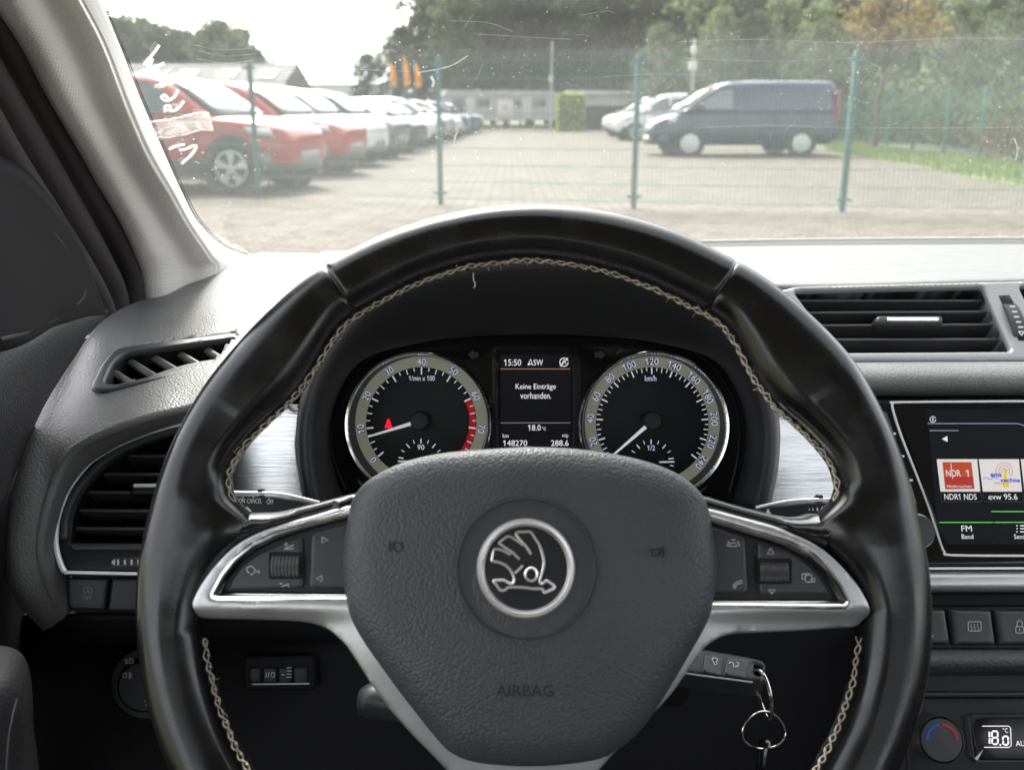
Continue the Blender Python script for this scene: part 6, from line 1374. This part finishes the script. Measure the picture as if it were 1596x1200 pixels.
def pole(lab, xp, ytop, d, boxes):
    t = thing('lamp_post', lab, 'lamp post', (at(xp, d), d, 0), GP); h = 1.1 + (175 - ytop) / F * d; x = at(xp, d)
    part('shaft', MB().tube([(x, d, -.1), (x, d, h)], [.09, .06], 10), m_sil, t)
    for z, s in boxes: mb = MB(); mb.box((x - .05, d - .12, 1.1 + (175 - z) / F * d), (s, .25, .35), ch=.05); part('lamp_head', mb, m_wallp, t)
pole('thin grey lamp post in the middle in front of dark trees', 857, 75, 62, [(128, .3)]); pole('grey pole with two small boxes above the white vans', 1066, 72, 42, [(88, .22), (110, .3)])
m_flag = M('flag_orange', (.75, .28, .02), .8, trans=.4, var2=((.85, .55, .03), 1.2, 1))
GFL = 'advertising flags'
for lab, xp, yt, h in (('yellow orange flag, leftmost and shortest of the three', 618, 104, 34), ('tall yellow orange flag in the middle of the three', 638, 94, 46), ('narrow yellow orange flag, rightmost of the three', 655, 104, 38)):
    d = 66; t = thing('beach_flag', lab, 'flag', (at(xp, d), d, 0), GFL); x = at(xp, d); zt = 1.1 + (175 - yt) / F * d; zb_ = zt - h / F * d
    part('mast', MB().tube([(x, d, 0), (x, d, zb_), (x - .05, d, zt)], .03, 6), m_sil, t)
    V = []
    for k in range(9):
        z = zb_ + (zt - zb_) * k / 8; w_ = .42 * (1 - (k / 8) ** 3) * (1 if k else .8); V += [Vector((x, d + .04 * sin(k), z)), Vector((x + w_, d + .08 * sin(k * 1.3 + 1), z + .05))]
    part('cloth', MB().add(V, [(2 * k, 2 * k + 1, 2 * k + 3, 2 * k + 2) for k in range(8)]), m_flag, t, solid=.01)
# caravans and trailers at the end of the lane
GC = 'caravans at the end of the lane'
def caravan():
    t = thing('caravan', '', 'caravan', (0, 0, 0), GC); m = M('caravan_shell', (.46, .43, .41), .5)
    prof = [(-2.1, .5), (2.0, .5), (2.25, 1.1), (2.15, 2.1), (1.8, 2.55), (-1.9, 2.6), (-2.2, 2.2), (-2.25, 1.1)]
    V = [Vector((x, y, z)) for y in (-1.1, 1.1) for x, z in prof]; n = len(prof)
    part('body', MB().add(V, [tuple(range(n)), tuple(range(n, 2 * n))[::-1]] + [(i, n + i, n + (i + 1) % n, (i + 1) % n) for i in range(n)]), m, t, sharp=30)
    for x in (-1.1, .7): mb = MB(); mb.box((x, -1.11, 1.75), (.9, .05, .55), ch=.02); part('window', mb, m_wind, t)
    mb = MB(); mb.box((-.2, -1.11, 1.4), (.6, .04, 1.6), ch=.02); part('door', mb, m_wallp, t)
    fr = Frame(Vector((-.1, -1.05, .32)), n=Vector((0, -1, 0))); part('tyre', MB().lathe(fr, (0, 0), [(.2, 0), (.31, 0), (.32, .12), (.2, .14), (.001, .13)], 20), m_tyre, t)
    part('drawbar', MB().tube([(2.1, 0, .5), (3.1, 0, .5)], .05, 6), m_clad, t); return t
cv_ = caravan()
for i, (xp, d, lab, rz) in enumerate([(735, 70, 'pale caravan just right of the last parked cars', .3), (788, 73, 'pale caravan in the middle of the far end of the lane', 1.5), (822, 71, 'pale caravan left of the yellow green hedge', .1)]):
    if i == 0: cv_.location = (at(xp, d), d, 0); cv_.rotation_euler = (0, 0, rz); cv_['label'] = lab
    else: dup(cv_, lab, GC, (at(xp, d), d, 0), rz)
sg = thing('standing_sign', 'pale board with pink mark standing at the end of the lane', 'sign', (at(790, 62), 62, 0)); mb = MB(); x = at(788, 62); mb.box((x, 62, 1.35), (1.0, .06, 1.0), ch=.01); part('board', mb, m_wallp, sg)
mb = MB(); mb.box((x, 61.96, 1.4), (.3, .03, .3)); part('mark', mb, M('pink', (.55, .38, .44), .7), sg); part('leg', MB().tube([(x - .3, 62, 0), (x - .3, 62, .9)], .03, 6), m_sil, sg); part('leg', MB().tube([(x + .3, 62, 0), (x + .3, 62, .9)], .03, 6), m_sil, sg)
ho = thing('garden_hut', 'brown wooden hut with white eaves behind the far end of the row', 'hut', (0, 0, 0)); xx = at(712, 74); mb = MB(); mb.box((xx, 76, 1.3), (3.4, 3, 2.6)); part('wall', mb, M('hut_wood', (.16, .10, .07), .8), ho)
mb = MB(); mb.box((xx, 76, 2.7), (3.9, 3.6, .2)); part('roof', mb, m_wallp, ho); mb = MB(); mb.box((xx, 74.47, 1.5), (.9, .06, .8)); part('window', mb, M('hut_window', (.5, .38, .3), .3), ho)
